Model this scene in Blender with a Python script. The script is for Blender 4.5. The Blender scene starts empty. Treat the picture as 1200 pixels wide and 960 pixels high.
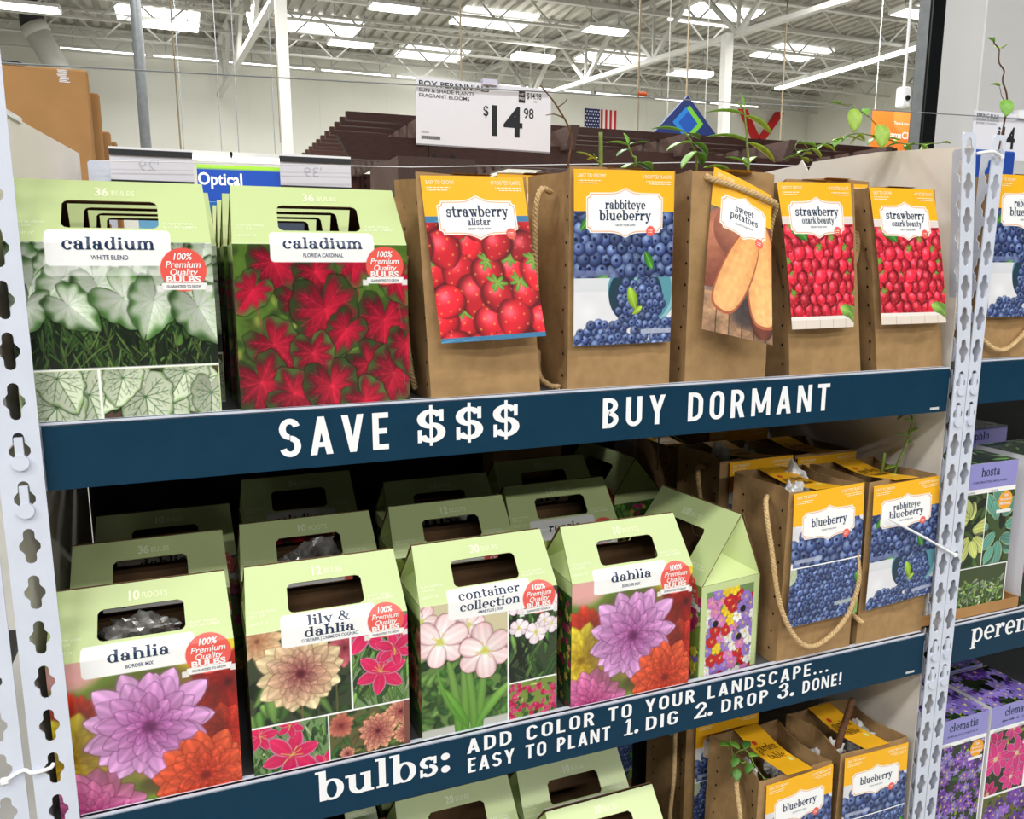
import bpy, bmesh, math, random
import numpy as np
from mathutils import Vector, Matrix
PI = math.pi
scn = bpy.context.scene
COL = scn.collection
R_ = math.radians

# ---------------------------------------------------------------- camera
CAM_H, CAM_D = 1.55, 0.95
yaw, pitch = R_(21.6), R_(10.12)
fw = Vector((math.sin(yaw)*math.cos(pitch), math.cos(yaw)*math.cos(pitch), -math.sin(pitch)))
cd = bpy.data.cameras.new('camera')
cam = bpy.data.objects.new('camera', cd); COL.objects.link(cam)
cam.location = (0, -CAM_D, CAM_H)
cam.rotation_euler = fw.to_track_quat('-Z', 'Y').to_euler()
cd.sensor_width = 36.0; cd.sensor_fit = 'HORIZONTAL'
cd.lens = 955.0/1200*36
cd.clip_start = .02; cd.clip_end = 200
scn.camera = cam

# ---------------------------------------------------------------- light
scn.view_settings.view_transform = 'Standard'
scn.view_settings.look = 'None'
scn.view_settings.gamma = 1.0
scn.view_settings.use_curve_mapping = False
scn.view_settings.exposure = 0.0
try:
    scn.cycles.use_denoising = True
    scn.cycles.max_bounces = 7; scn.cycles.diffuse_bounces = 4; scn.cycles.glossy_bounces = 3
    scn.cycles.transparent_max_bounces = 8
    scn.cycles.sample_clamp_indirect = 4.0
    scn.cycles.caustics_reflective = False; scn.cycles.caustics_refractive = False
except Exception: pass
wd = bpy.data.worlds.new('world'); scn.world = wd
wd.use_nodes = True
bg = wd.node_tree.nodes['Background']
bg.inputs[0].default_value = (.93, .97, 1.0, 1)
WORLD = .03; bg.inputs[1].default_value = WORLD

def area(name, loc, sx, sy, power, col=(1, .99, .96), rot=(0, 0, 0)):
    l = bpy.data.lights.new(name, 'AREA'); l.shape = 'RECTANGLE'
    l.size = sx; l.size_y = sy; l.energy = power; l.color = col
    o = bpy.data.objects.new(name, l); COL.objects.link(o)
    o.location = loc; o.rotation_euler = rot
    return o
# unseen stand-ins for aisle lamps, placed to grade the shelves and brighten the divider
for (lx, ly, p) in ((-1.9, -2.3, 75), (1.0, -2.3, 62), (3.9, -2.3, 62), (-5.5, -2.6, 230), (-2.2, -4.6, 95), (.9, -4.6, 75), (4.0, -4.6, 75), (-6.0, -5.0, 250), (-2.2, -8.0, 185), (1.2, -8.0, 185), (4.6, -8.0, 185)):
    area('aisle_lamp_fill', (lx, ly, 5.6), 2.4, .4, p)
# daylight from the roof lights and the hall lamps further in
for (lx, ly, p) in ((-1, 5, 330), (4, 6, 330), (9, 5, 330), (0, 11, 420), (6, 12, 420), (12, 11, 420), (1, 18, 520), (8, 19, 520), (14.5, 18, 540)):
    area('hall_light', (lx, ly, 6.75), 2.4, 1.2, p)

# ---------------------------------------------------------------- helpers
def lin(c):
    c = np.asarray(c, float)
    return np.where(c <= .04045, c/12.92, ((c+.055)/1.055)**2.4)
def rgb(r, g, b):
    v = lin(np.array([r, g, b])/255.0)
    return (float(v[0]), float(v[1]), float(v[2]), 1)

def mat(name, col, rough=.5, metal=0., noise=0., nscale=40., bump=0., spec=.5, col2=None, stretch=None, emit=0, coat=0):
    m = bpy.data.materials.new(name); m.use_nodes = True
    nt = m.node_tree; b = nt.nodes['Principled BSDF']
    b.inputs['Roughness'].default_value = rough; b.inputs['Metallic'].default_value = metal
    b.inputs['Specular IOR Level'].default_value = spec
    b.inputs['Base Color'].default_value = col
    if coat: b.inputs['Coat Weight'].default_value = coat; b.inputs['Coat Roughness'].default_value = .12
    if emit:
        b.inputs['Emission Color'].default_value = col; b.inputs['Emission Strength'].default_value = emit
    tc = nt.nodes.new('ShaderNodeTexCoord'); mp = nt.nodes.new('ShaderNodeMapping')
    nt.links.new(tc.outputs['Object'], mp.inputs[0])
    if stretch: mp.inputs['Scale'].default_value = stretch
    nz = nt.nodes.new('ShaderNodeTexNoise'); nz.inputs['Scale'].default_value = nscale; nz.inputs['Detail'].default_value = 5
    nt.links.new(mp.outputs[0], nz.inputs['Vector'])
    if noise or col2:
        mx = nt.nodes.new('ShaderNodeMix'); mx.data_type = 'RGBA'
        c2 = col2 if col2 else tuple(max(0, c*(1-noise)) for c in col[:3])+(1,)
        mx.inputs[6].default_value = col; mx.inputs[7].default_value = c2
        rp = nt.nodes.new('ShaderNodeMapRange'); rp.inputs[1].default_value = .35; rp.inputs[2].default_value = .65
        nt.links.new(nz.outputs[0], rp.inputs[0])
        nt.links.new(rp.outputs[0], mx.inputs[0]); nt.links.new(mx.outputs[2], b.inputs['Base Color'])
    if bump:
        bp = nt.nodes.new('ShaderNodeBump'); bp.inputs['Strength'].default_value = bump; bp.inputs['Distance'].default_value = .002
        nt.links.new(nz.outputs[0], bp.inputs['Height']); nt.links.new(bp.outputs[0], b.inputs['Normal'])
    return m

def print_mat(name, rough, spec=.5):
    m = mat(name, (.8, .8, .8, 1), rough, spec=spec, nscale=25, bump=.04)
    nt = m.node_tree
    a = nt.nodes.new('ShaderNodeAttribute'); a.attribute_name = 'Col'
    nt.links.new(a.outputs['Color'], nt.nodes['Principled BSDF'].inputs['Base Color'])
    return m

M = {}
M['print'] = print_mat('glossy_printed_card', .24, .55)
M['tagprint'] = print_mat('printed_tag_paper', .38, .4)
M['sign'] = print_mat('printed_sign_sheet', .45, .3)
M['kraft'] = mat('brown_kraft_paper', rgb(170, 136, 93), .75, noise=.16, nscale=60, bump=.25, spec=.2)
M['kraft_in'] = mat('kraft_paper_inside', rgb(158, 122, 82), .85, noise=.15, nscale=60, spec=.1)
M['hole'] = mat('punched_hole', rgb(38, 30, 24), .9, spec=.1)
M['carton'] = mat('corrugated_cardboard', rgb(178, 134, 86), .8, noise=.12, nscale=18, bump=.1, spec=.15)
M['liner'] = mat('grey_brown_carton_inside', rgb(120, 92, 66), .9, noise=.2, nscale=40, spec=.1)
M['green'] = mat('pale_green_card', rgb(202, 219, 150), .35, noise=.04, nscale=12)
M['rope'] = mat('paper_cord', rgb(214, 182, 134), .85, noise=.25, nscale=220, bump=.3, spec=.1)
M['white_steel'] = mat('white_powder_coated_steel', rgb(208, 214, 228), .42, noise=.05, nscale=25, bump=.05)
M['navy'] = mat('navy_sign_sheet', rgb(2, 50, 74), .42, noise=.1, nscale=30, spec=.25)
M['white'] = mat('white_vinyl', rgb(240, 241, 243), .5)
M['cream'] = mat('cream_plastic_sheet', rgb(242, 235, 225), .5, noise=.05, nscale=6, spec=.3)
M['galv'] = mat('dull_galvanised_steel', rgb(96, 98, 100), .5, noise=.15, nscale=30)
M['dark'] = mat('dark_grey_plastic', rgb(30, 32, 36), .5)
M['plastic'] = None
# ---------------------------------------------------------------- printed pictures, drawn shape by shape
rng = np.random.default_rng(7)
def C3(*c): return np.array(c, float)/255.0
def fnoise(h, w, cell, seed=None):
    g = np.random.default_rng(seed if seed is not None else int(rng.integers(1 << 30)))
    gh, gw = int(h/cell)+3, int(w/cell)+3
    a = g.random((gh, gw)); y = np.arange(h)/cell; x = np.arange(w)/cell
    yi, xi = y.astype(int), x.astype(int); fy, fx = y-yi, x-xi
    fy = fy*fy*(3-2*fy); fx = fx*fx*(3-2*fx)
    r0 = a[yi][:, xi]*(1-fx)+a[yi][:, xi+1]*fx
    r1 = a[yi+1][:, xi]*(1-fx)+a[yi+1][:, xi+1]*fx
    return r0*(1-fy[:, None])+r1*fy[:, None]

class Cv:
    def __init__(s, w, h, ppm, bgc):
        s.w, s.h, s.k = w, h, ppm
        s.W, s.H = max(2, round(w*ppm)), max(2, round(h*ppm))
        s.a = np.empty((s.H, s.W, 3)); s.a[:] = np.asarray(bgc, float)
    def win(s, x0, x1, y0, y1):
        i0, i1 = max(0, int(x0*s.k)-1), min(s.W, int(x1*s.k)+2)
        j0, j1 = max(0, int(y0*s.k)-1), min(s.H, int(y1*s.k)+2)
        if i0 >= i1 or j0 >= j1: return None
        X = (np.arange(i0, i1)+.5)/s.k; Y = (np.arange(j0, j1)+.5)/s.k
        return (slice(j0, j1), slice(i0, i1)), X[None, :], Y[:, None]
    def put(s, sl, m, c):
        m = m[..., None]; s.a[sl] = s.a[sl]*(1-m)+np.clip(c, 0, 1)*m
    def rect(s, x0, y0, x1, y1, c, r=0.01, al=1):
        q = s.win(x0, x1, y0, y1)
        if q is None: return
        sl, X, Y = q
        cx, cy, hx, hy = (x0+x1)/2, (y0+y1)/2, (x1-x0)/2-r, (y1-y0)/2-r
        dx = np.abs(X-cx)-hx; dy = np.abs(Y-cy)-hy
        d = np.hypot(np.maximum(dx, 0), np.maximum(dy, 0))+np.minimum(np.maximum(dx, dy), 0)-r
        s.put(sl, np.clip(.5-d*s.k, 0, 1)*al, np.asarray(c))
    def disc(s, cx, cy, rx, ry, c, al=1, rot=0, soft=1., grad=None, ring=0):
        m_ = max(rx, ry)
        q = s.win(cx-m_, cx+m_, cy-m_, cy+m_)
        if q is None: return
        sl, X, Y = q
        u = (X-cx)*math.cos(rot)+(Y-cy)*math.sin(rot); v = -(X-cx)*math.sin(rot)+(Y-cy)*math.cos(rot)
        d = np.sqrt((u/rx)**2+(v/ry)**2)
        m = np.clip((1-d)*min(rx, ry)*s.k/soft+.5, 0, 1)
        if ring: m = m*np.clip((d-(1-ring))*min(rx, ry)*s.k+.5, 0, 1)
        c = np.asarray(c, float)
        if grad is not None:
            g, ox, oy = grad
            dd = np.clip(np.sqrt((u/rx-ox)**2+(v/ry-oy)**2)/1.3, 0, 1)[..., None]
            c = c*(1-dd)+np.asarray(g)*dd
        s.put(sl, m*al, c)
    def petal(s, cx, cy, an, L, W, c0, c1, p=.8, q_=.6, edge=.25, vein=0, vf=0, al=1, bend=0, rim=None, rimw=.2):
        b = L+abs(bend)*L
        q = s.win(cx-b, cx+b, cy-b, cy+b)
        if q is None: return
        sl, X, Y = q
        ca, sa = math.cos(an), math.sin(an)
        t = ((X-cx)*ca+(Y-cy)*sa)/L
        n = -(X-cx)*sa+(Y-cy)*ca-bend*L*t*t
        tt = np.clip(t, 0.0001, .9999)
        t0 = p/(p+q_); nm = t0**p*(1-t0)**q_
        w = W*(tt**p*(1-tt)**q_)/nm
        m = np.clip((w-np.abs(n))*s.k+.5, 0, 1)*((t > 0) & (t < 1))
        e = np.clip(np.abs(n)/np.maximum(w, 1e-4), 0, 1)
        c = np.asarray(c0)*(1-tt)[..., None]+np.asarray(c1)*tt[..., None]
        if rim is not None:
            k = np.clip((np.maximum(e, np.clip((tt-.8)*5, 0, 1))-(1-rimw))/rimw, 0, 1)[..., None]; c = c*(1-k)+np.asarray(rim)*k
        c = c*(1-edge*e**2)[..., None]
        if vein: c = c*(1+vein*np.cos(n*vf))[..., None]
        s.put(sl, m*al, c)
    def line(s, x0, y0, x1, y1, wd, c, al=1):
        L = math.hypot(x1-x0, y1-y0)+1e-6
        q = s.win(min(x0, x1)-wd, max(x0, x1)+wd, min(y0, y1)-wd, max(y0, y1)+wd)
        if q is None: return
        sl, X, Y = q
        t = np.clip(((X-x0)*(x1-x0)+(Y-y0)*(y1-y0))/L/L, 0, 1)
        d = np.hypot(X-x0-t*(x1-x0), Y-y0-t*(y1-y0))
        s.put(sl, np.clip((wd/2-d)*s.k+.5, 0, 1)*al, np.asarray(c))
    def noise(s, cell, amt):
        s.a = np.clip(s.a*(1+amt*(fnoise(s.H, s.W, cell*s.k)-.5)[..., None]*2), 0, 1)
    def blur(s, r):
        n = max(1, int(r*s.k))
        for ax in (0, 1):
            for _ in range(2):
                pad = [(0, 0)]*3; pad[ax] = (n, n)
                c = np.cumsum(np.concatenate([np.zeros_like(s.a.take([0], ax)), np.pad(s.a, pad, mode='edge')], ax), ax)
                L = s.a.shape[ax]
                s.a = (c.take(range(2*n+1, 2*n+1+L), ax)-c.take(range(0, L), ax))/(2*n+1)
    def paste(s, o, x, y):
        i, j = round(x*s.k), round(y*s.k)
        h, w = min(o.H, s.H-j), min(o.W, s.W-i)
        s.a[j:j+h, i:i+w] = o.a[:h, :w]

def rj(c, a): return np.clip(np.asarray(c)*(1+a*(rng.random()-.5)*2), 0, 1)
def ru(a, b): return a+(b-a)*rng.random()
def foliage(c, n, L, W, cols, x0=0, y0=0, x1=None, y1=None, edge=.5, up=False):
    x1 = c.w if x1 is None else x1; y1 = c.h if y1 is None else y1
    for _ in range(n):
        col = rj(cols[int(rng.integers(len(cols)))], .25); l = L*ru(.6, 1.3)
        an = ru(PI*.25, PI*.75) if up else ru(0, 2*PI)
        c.petal(ru(x0-L*.5, x1), ru(y0-L*.5, y1), an, l, W*ru(.6, 1.2), col*.75, col, edge=edge, bend=ru(-.15, .15))
GR = [C3(60, 110, 40), C3(90, 140, 60), C3(40, 80, 35), C3(120, 165, 80)]
DG = [C3(30, 55, 25), C3(50, 85, 40), C3(20, 38, 18), C3(75, 110, 50)]

def dahlia(c, x, y, R, c0, c1, ctr, rings=6, squash=1., pw=.23):
    for k in range(rings):
        f = k/(rings-1); L = R*(1-f*.78); n = int(14-f*5); off = ru(0, 1)
        for i in range(n):
            a = 2*PI*(i+off+ru(-.18, .18))/n; l = L*ru(.86, 1.08); a += ru(-.06, .06)
            cc0 = rj(np.asarray(c0)*(1-f)+np.asarray(ctr)*f, .1); cc1 = rj(np.asarray(c1)*(1-f*.5)+np.asarray(ctr)*f*.5, .08)
            w = l*pw*(1+.25*f)
            c.petal(x, y, a, l*1.03, w*1.13, cc0*.55, cc0*.68, p=1.0, q_=.75, edge=0, al=.4)
            c.petal(x, y, a, l, w, cc0*.74, cc1, p=1.0, q_=.75, edge=.14, vein=.05, vf=9/(w+.1))
    c.disc(x, y, R*.1, R*.1, np.asarray(ctr)*.6, al=.6, soft=R*.08*c.k)

def lily(c, x, y, R, c0, c1, rim, rot=0, wd=.27, n=6, ctr=None, q_=.75):
    for i in list(range(1, n, 2))+list(range(0, n, 2)):
        a = rot+2*PI*i/n+ru(-.1, .1); l = R*ru(.9, 1.05)
        c.petal(x, y, a, l*1.04, l*wd*1.08, C3(60, 40, 50), C3(70, 50, 50), p=.75, q_=q_, edge=0, al=.35)
        c.petal(x, y, a, l, l*wd, rj(c0, .08), rj(c1, .06), p=.75, q_=q_, edge=.12, vein=.03, vf=10/(l*wd+.1), rim=rim, rimw=.25)
    if ctr is not None:
        c.disc(x, y, R*.14, R*.14, ctr, soft=R*.1*c.k)
    for i in range(5):
        a = rot+ru(0, 2*PI); c.line(x, y, x+math.cos(a)*R*.35, y+math.sin(a)*R*.35, max(.8, R*.035), C3(215, 190, 90), .8)

def strawb(c, x, y, r, rot, dark=1., base=C3(196, 26, 40)):
    red = rj(base, .16)*dark
    b = r*1.5; q = c.win(x-b, x+b, y-b, y+b)
    if q is None: return
    sl, X, Y = q
    u = ((X-x)*math.cos(rot)+(Y-y)*math.sin(rot))/r; v = (-(X-x)*math.sin(rot)+(Y-y)*math.cos(rot))/r
    t = np.clip((u+1.05)/2.2, 1e-4, .9999); w = .98*(t**.42*(1-t)**.62)/((.42/1.04)**.42*(.62/1.04)**.62)
    m = np.clip((w-np.abs(v))*r*c.k+.5, 0, 1)*((u > -1.05) & (u < 1.15))
    e = np.clip(np.abs(v)/np.maximum(w, 1e-3), 0, 1)
    sh = 1.1-.5*e**3-.25*np.clip(np.hypot(u-.1, v+.2)-.7, 0, 1)
    hl = np.exp(-(((X-x)/r+.25)**2+((Y-y)/r-.35)**2)*7)
    col = red*sh[..., None]+hl[..., None]*C3(90, 75, 75)
    f = 2.3*PI; sd = np.cos(f*u+PI*.5*0)*np.cos(f*v*1.1)
    sd2 = np.clip((np.maximum(sd, np.cos(f*u+PI)*0)-.8)*6, 0, 1)*(r*c.k > 7)
    col = col*(1-sd2[..., None]*.55)+C3(240, 190, 95)*sd2[..., None]*.55
    shd = np.clip((w*1.12-np.abs(v))*r*c.k*.4+.5, 0, 1)*((u > -1.15) & (u < 1.25))*.5
    c.put(sl, shd, C3(70, 5, 12)); c.put(sl, m, col)
def calyx(c, x, y, r, n=7):
    for i in range(n):
        c.petal(x, y, 2*PI*i/n+ru(-.3, .3), r*ru(.8, 1.15), r*.2, C3(150, 185, 80), C3(95, 150, 55), edge=.3)
def ph_strawb(w, h, r, k, seed, base=C3(196, 26, 40)):
    global rng; rng = np.random.default_rng(seed)
    c = Cv(w, h, k, C3(95, 10, 18))
    st = r*1.55; P = []
    for j in range(int(h/st)+3):
        for i in range(int(w/st)+3):
            P.append(((i-.5+(j % 2)*.5)*st+ru(-.2, .2)*r, (j-.5)*st*.95+ru(-.2, .2)*r))
    rng.shuffle(P)
    for (x, y) in P:
        strawb(c, x, y, r*ru(.85, 1.15), ru(-2.4, -.7), ru(.8, 1.12), base)
        if rng.random() < .3: calyx(c, x+ru(-.3, .3)*r, y+r*.75, r*.6)
    return c
def berry(c, x, y, r, dk=1.):
    c.disc(x, y-r*.08, r*1.12, r*1.12, C3(10, 14, 35), al=.6, soft=2)
    b = rj(C3(150, 173, 216), .15)*dk
    c.disc(x, y, r, r, b, grad=(C3(40, 54, 106)*dk, -.25, .35))
    a = ru(0, 2*PI); d = ru(0, .55)*r; fx, fy = x+math.cos(a)*d, y+math.sin(a)*d; s_ = 1-d/r*.4
    c.disc(fx, fy, r*.36, r*.36*s_, C3(75, 95, 150)*dk, rot=a+PI/2, al=.9)
    c.disc(fx, fy, r*.26, r*.26*s_, C3(24, 28, 60), rot=a+PI/2)
def berries(c, x0, y0, x1, y1, r, inside=None, dk=1.):
    st = r*1.75; P = []
    for j in range(int((y1-y0)/st/.87)+2):
        for i in range(int((x1-x0)/st)+2):
            x, y = x0+(i+(j % 2)*.5)*st+ru(-.25, .25)*r, y0+j*st*.87+ru(-.25, .25)*r
            if inside is None or inside(x, y): P.append((x, y))
    rng.shuffle(P)
    for p in P: berry(c, p[0], p[1], r*ru(.88, 1.12), dk*ru(.8, 1.08))
def leaf(c, x, y, a, L, W=None, col=C3(70, 150, 50)):
    W = W or L*.24
    c.petal(x, y, a, L, W, col*.8, col*1.15, edge=.3, p=.7, q_=.7)
    c.line(x, y, x+math.cos(a)*L*.9, y+math.sin(a)*L*.9, max(.5, L*.03), C3(190, 215, 130), .7)
def ph_blue(w, h, r, k, seed, leaves=()):
    global rng; rng = np.random.default_rng(seed)
    c = Cv(w, h, k, C3(16, 22, 48))
    berries(c, 0, 0, w, h, r)
    for (x, y, a, L) in leaves: leaf(c, x*w, y*h, a, L)
    return c
def ph_bucket(w, h, k, seed):
    global rng; rng = np.random.default_rng(seed)
    c = Cv(w, h, k, C3(226, 226, 230)); c.noise(20, .04)
    c.rect(0, h*.8, w, h, C3(205, 208, 214), .1, .6)
    c.disc(w*.64, h*.78, w*.33, h*.52, C3(92, 150, 165), rot=-.3)
    c.disc(w*.58, h*.74, w*.26, h*.45, C3(38, 62, 78), rot=-.3)
    c.disc(w*.74, h*.74, w*.22, h*.5, C3(140, 188, 198), rot=-.3, ring=.13)
    r = w*.037
    berries(c, 0, 0, w, h*.95, r, lambda x, y: ((x-w*.62)/(w*.22))**2+((y-h*.62)/(h*.4))**2 < 1 or (y < h*.36+ru(-.1, .1)*h and y < (h*.16+x*.75) and rng.random() < .9) or (y < h*.2), 1.0)
    leaf(c, w*.58, h*.52, 1.9, h*.36, col=C3(160, 200, 60)); leaf(c, w*.55, h*.45, .6, h*.2, col=C3(175, 205, 70))
    return c
def ph_mound(w, h, k, seed):
    global rng; rng = np.random.default_rng(seed)
    c = Cv(w, h, k, C3(222, 222, 226)); c.noise(25, .05)
    c.disc(w*.5, h*.12, w*.62, h*.22, C3(238, 238, 240)); c.disc(w*.5, h*.16, w*.56, h*.17, C3(190, 190, 198))
    berries(c, 0, h*.05, w, h, w*.066, lambda x, y: ((x-w*.52)/(w*.53))**2+((y-h*.28)/(h*.62))**2 < 1)
    return c
def ph_sweet(w, h, k):
    global rng; rng = np.random.default_rng(5)
    c = Cv(w, h, k, C3(140, 108, 84))
    for i in range(7):
        x = w*i/6.; c.rect(x, 0, x+w/6., h*.3, rj(C3(150, 116, 88), .2), .2); c.rect(x-.5, 0, x+.5, h*.3, C3(50, 35, 28), .1)
    c.rect(0, h*.3, w, h, C3(124, 106, 98), .1); c.noise(14, .2); c.noise(3, .1)
    c.disc(w*.55, h*.2, w*.2, h*.13, C3(52, 46, 50), al=.8, soft=20)
    c.disc(w*.1, h*.62, w*.24, h*.3, C3(196, 126, 96), rot=-.15, grad=(C3(124, 66, 48), -.3, .4))
    c.disc(w*.4, h*.78, w*.34, h*.2, C3(190, 120, 92), rot=.1, grad=(C3(124, 68, 52), -.2, .4))
    c.petal(w*.82, h*.95, -PI/2-.02, h*.93, w*.23, C3(170, 88, 60), C3(110, 56, 40), p=.5, q_=.4, edge=.4)
    for (x, y, a, L, W) in ((.76, .93, -PI/2+.04, .80, .215), (.66, .86, -PI/2-.36, .72, .2)):
        c.petal(w*x, h*y, a, h*L*1.03, w*W*1.1, C3(150, 74, 48), C3(172, 92, 60), p=.42, q_=.3, edge=0)
        c.petal(w*x, h*y, a, h*L, w*W, C3(240, 162, 94), C3(250, 190, 124), p=.42, q_=.3, edge=.1, vein=.02, vf=.7)
        c.petal(w*x, h*y, a, h*L*.9, w*W*.5, C3(250, 190, 120), C3(250, 190, 120), p=.6, q_=.5, edge=0, al=.35)
    c.noise(5, .06)
    return c
_ha = np.array([0, .25, .6, 1.05, 1.5, 2.0, 2.5, 2.85, 3.05, PI]); _hr = np.array([1., .86, .70, .60, .57, .60, .66, .56, .3, .14])
def heart(c, x, y, a, L, c0, rimc, veinc, vein=.5, ctr=None, rw=.3):
    q = c.win(x-L*1.05, x+L*1.05, y-L*1.05, y+L*1.05)
    if q is None: return
    sl, X, Y = q
    u = (X-x)*math.cos(a)+(Y-y)*math.sin(a); v = -(X-x)*math.sin(a)+(Y-y)*math.cos(a)
    d = np.hypot(u, v); ph = np.arctan2(v, u); f = ru(0, 6)
    r = L*np.interp(np.abs(ph), _ha, _hr)*(1+.035*np.sin(7*ph+f)+.02*np.sin(13*ph+f*2))
    m = np.clip((r-d)*c.k+.5, 0, 1); e = np.clip(d/r, 0, 1)
    sh = np.clip((r*1.05-d)*c.k*.5+.5, 0, 1)
    c.put((sl[0], sl[1]), sh*.5, C3(14, 22, 10))
    c0 = np.asarray(c0); rimc = np.asarray(rimc)
    ray = .5+.5*np.cos(ph*9+f)
    k = np.clip((e-(1-rw*(1.1-.55*ray)))/(rw*.8), 0, 1)[..., None]
    col = c0*(1-k)+rimc*k
    if ctr is not None:
        kk = np.clip(1-(e/(.55+.3*ray))**1.6, 0, 1)[..., None]; col = col*(1-kk)+np.asarray(ctr)*kk
    sgn = np.where(v > 0, 1., .84)[..., None]*(1-.18*np.clip(np.abs(ph)/PI, 0, 1))[..., None]
    c.put(sl, m, col*sgn)
    wv = max(.45, L*.018)
    c.line(x, y, x+math.cos(a)*L*.92, y+math.sin(a)*L*.92, wv*1.4, veinc, vein)
    for s_ in (1, -1):
        for an, l in ((.62, .62), (1.15, .52), (1.75, .5), (2.35, .52)):
            ex, ey = x+math.cos(a+s_*an)*L*l, y+math.sin(a+s_*an)*L*l
            c.line(x, y, ex, ey, wv, veinc, vein)
            for t in (.45, .7):
                bx, by = x+(ex-x)*t, y+(ey-y)*t
                for s2 in (1, -1): c.line(bx, by, bx+math.cos(a+s_*an+s2*.7)*L*l*.28, by+math.sin(a+s_*an+s2*.7)*L*l*.28, wv*.7, veinc, vein*.8)
        for t in (.3, .5, .7):
            bx, by = x+math.cos(a)*L*t, y+math.sin(a)*L*t; l = L*.42*(1-t)
            c.line(bx, by, bx+math.cos(a+s_*.8)*l, by+math.sin(a+s_*.8)*l, wv*.8, veinc, vein*.9)
def ph_calwhite(w, h, k):
    global rng; rng = np.random.default_rng(21)
    c = Cv(w, h, k, C3(26, 36, 24)); c.rect(0, h*.7, w, h, C3(150, 170, 130), .1, .5)
    foliage(c, 160, h*.12, h*.05, DG, 0, h*.3, w, h); foliage(c, 240, h*.22, h*.012, DG+[C3(90, 120, 60)], 0, 0, w, h*.45, up=True)
    for j in range(4):
        n = 8-j
        for i in range(n):
            x, y = w*(i+.5+ru(-.25, .25))/n, h*(.9-j*.17+ru(-.04, .04)); L = h*(.2+.07*j)*ru(.85, 1.15)
            heart(c, x, y+L*.3, -PI/2+ru(-1.0, 1.0), L*ru(.7, .95), rj(C3(196, 212, 184), .12), rj(C3(72, 112, 56), .25), C3(120, 160, 100), .35, ctr=rj(C3(238, 243, 234), .06), rw=.34)
    foliage(c, 90, h*.22, h*.008, [C3(96, 122, 60), C3(60, 90, 40)], 0, -h*.1, w, h*.12, up=True)
    c.disc(w*.42, h*.93, w*.2, h*.04, C3(215, 210, 70), al=.6, soft=12)
    return c
def ph_calvein(w, h, k, seed, bgc):
    global rng; rng = np.random.default_rng(seed)
    c = Cv(w, h, k, bgc)
    foliage(c, 40, h*.25, h*.06, GR)
    for i in range(9):
        heart(c, w*ru(.05, .95), h*ru(.35, 1.), -PI/2+ru(-.9, .9), h*ru(.55, .85), rj(C3(218, 228, 200), .06), C3(150, 186, 120), C3(56, 92, 46), .85, rw=.12)
    return c
def ph_calred(w, h, k):
    global rng; rng = np.random.default_rng(33)
    c = Cv(w, h, k, C3(80, 110, 40))
    foliage(c, 120, h*.08, h*.025, [C3(120, 150, 60), C3(90, 120, 45), C3(60, 85, 35), C3(165, 180, 80)]); c.blur(1.6)
    c.rect(w*.2, 0, w, h*.35, C3(50, 30, 25), 8, .6)
    spots = [(.22, .9, -1.2, .24), (.68, .92, -1.7, .2), (.1, .74, -2.2, .18), (.45, .84, -1.0, .2), (.85, .55, -1.6, .3), (.35, .68, -1.1, .2), (.5, .62, -1.4, .34), (.92, .8, -1.2, .18),
             (.2, .42, -.9, .26), (.62, .5, -2.2, .2), (.42, .36, -1.4, .22), (.75, .28, -.8, .24), (.9, .22, -1.9, .28), (.12, .2, -1.2, .3), (.3, .12, -.4, .26), (.52, .16, -1.4, .28), (.72, .06, -1.0, .24), (.98, .4, -1.5, .2)]
    for (x, y, a, L) in spots:
        c.line(x*w, y*h, x*w+ru(-10, 10), y*h-h*.28, 1.3, C3(150, 70, 70), .8)
        c.disc(x*w, y*h-3, h*L*.5, h*L*.5, C3(25, 20, 15), al=.35, soft=14)
        heart(c, x*w, y*h, a, h*L*1.0, rj(C3(140, 18, 42), .2), rj(C3(76, 100, 46), .25), C3(220, 40, 70), .45, ctr=rj(C3(212, 30, 60), .08), rw=.5)
    c.noise(6, .07)
    return c
def ph_dahliamix(w, h, k):
    global rng; rng = np.random.default_rng(42)
    c = Cv(w, h, k, C3(110, 140, 50))
    for _ in range(40): c.disc(ru(0, w), ru(0, h), ru(8, 22), ru(8, 22), [C3(150, 165, 60), C3(70, 110, 40), C3(210, 120, 70), C3(235, 215, 90)][int(rng.integers(4))], al=.5, soft=16)
    c.rect(0, h*.88, w*.3, h, C3(226, 170, 150), 6, .5)
    dahlia(c, w*.12, h*.62, w*.2, C3(205, 40, 20), C3(225, 70, 40), C3(140, 20, 15), 4); c.disc(w*.85, h*.95, w*.22, h*.12, C3(240, 214, 50), al=.85, soft=12); c.disc(w*.1, h*.92, w*.16, h*.1, C3(236, 170, 176), al=.8, soft=12)
    dahlia(c, w*.95, h*.72, w*.25, C3(170, 18, 14), C3(205, 35, 22), C3(110, 8, 8), 5)
    c.blur(1.2)
    dahlia(c, w*.08, h*.4, w*.28, C3(228, 196, 30), C3(245, 224, 70), C3(200, 150, 10), 5); c.blur(.8)
    dahlia(c, w*.15, h*.02, w*.3, C3(214, 70, 150), C3(236, 140, 190), C3(170, 30, 100), 5)
    dahlia(c, w*.9, h*.4, w*.2, C3(200, 30, 20), C3(220, 60, 34), C3(140, 10, 10), 5)
    c.disc(w*.55, h*.14, w*.12, h*.07, C3(96, 90, 40), al=.8, soft=8)
    c.disc(w*.52, h*.5, w*.42, w*.42, C3(60, 40, 30), al=.4, soft=24)
    dahlia(c, w*.50, h*.52, w*.38, C3(206, 124, 202), C3(232, 178, 228), C3(150, 50, 130), 6, pw=.2)
    dahlia(c, w*.79, h*.13, w*.29, C3(214, 60, 30), C3(238, 100, 60), C3(180, 36, 20), 7)
    return c
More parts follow.
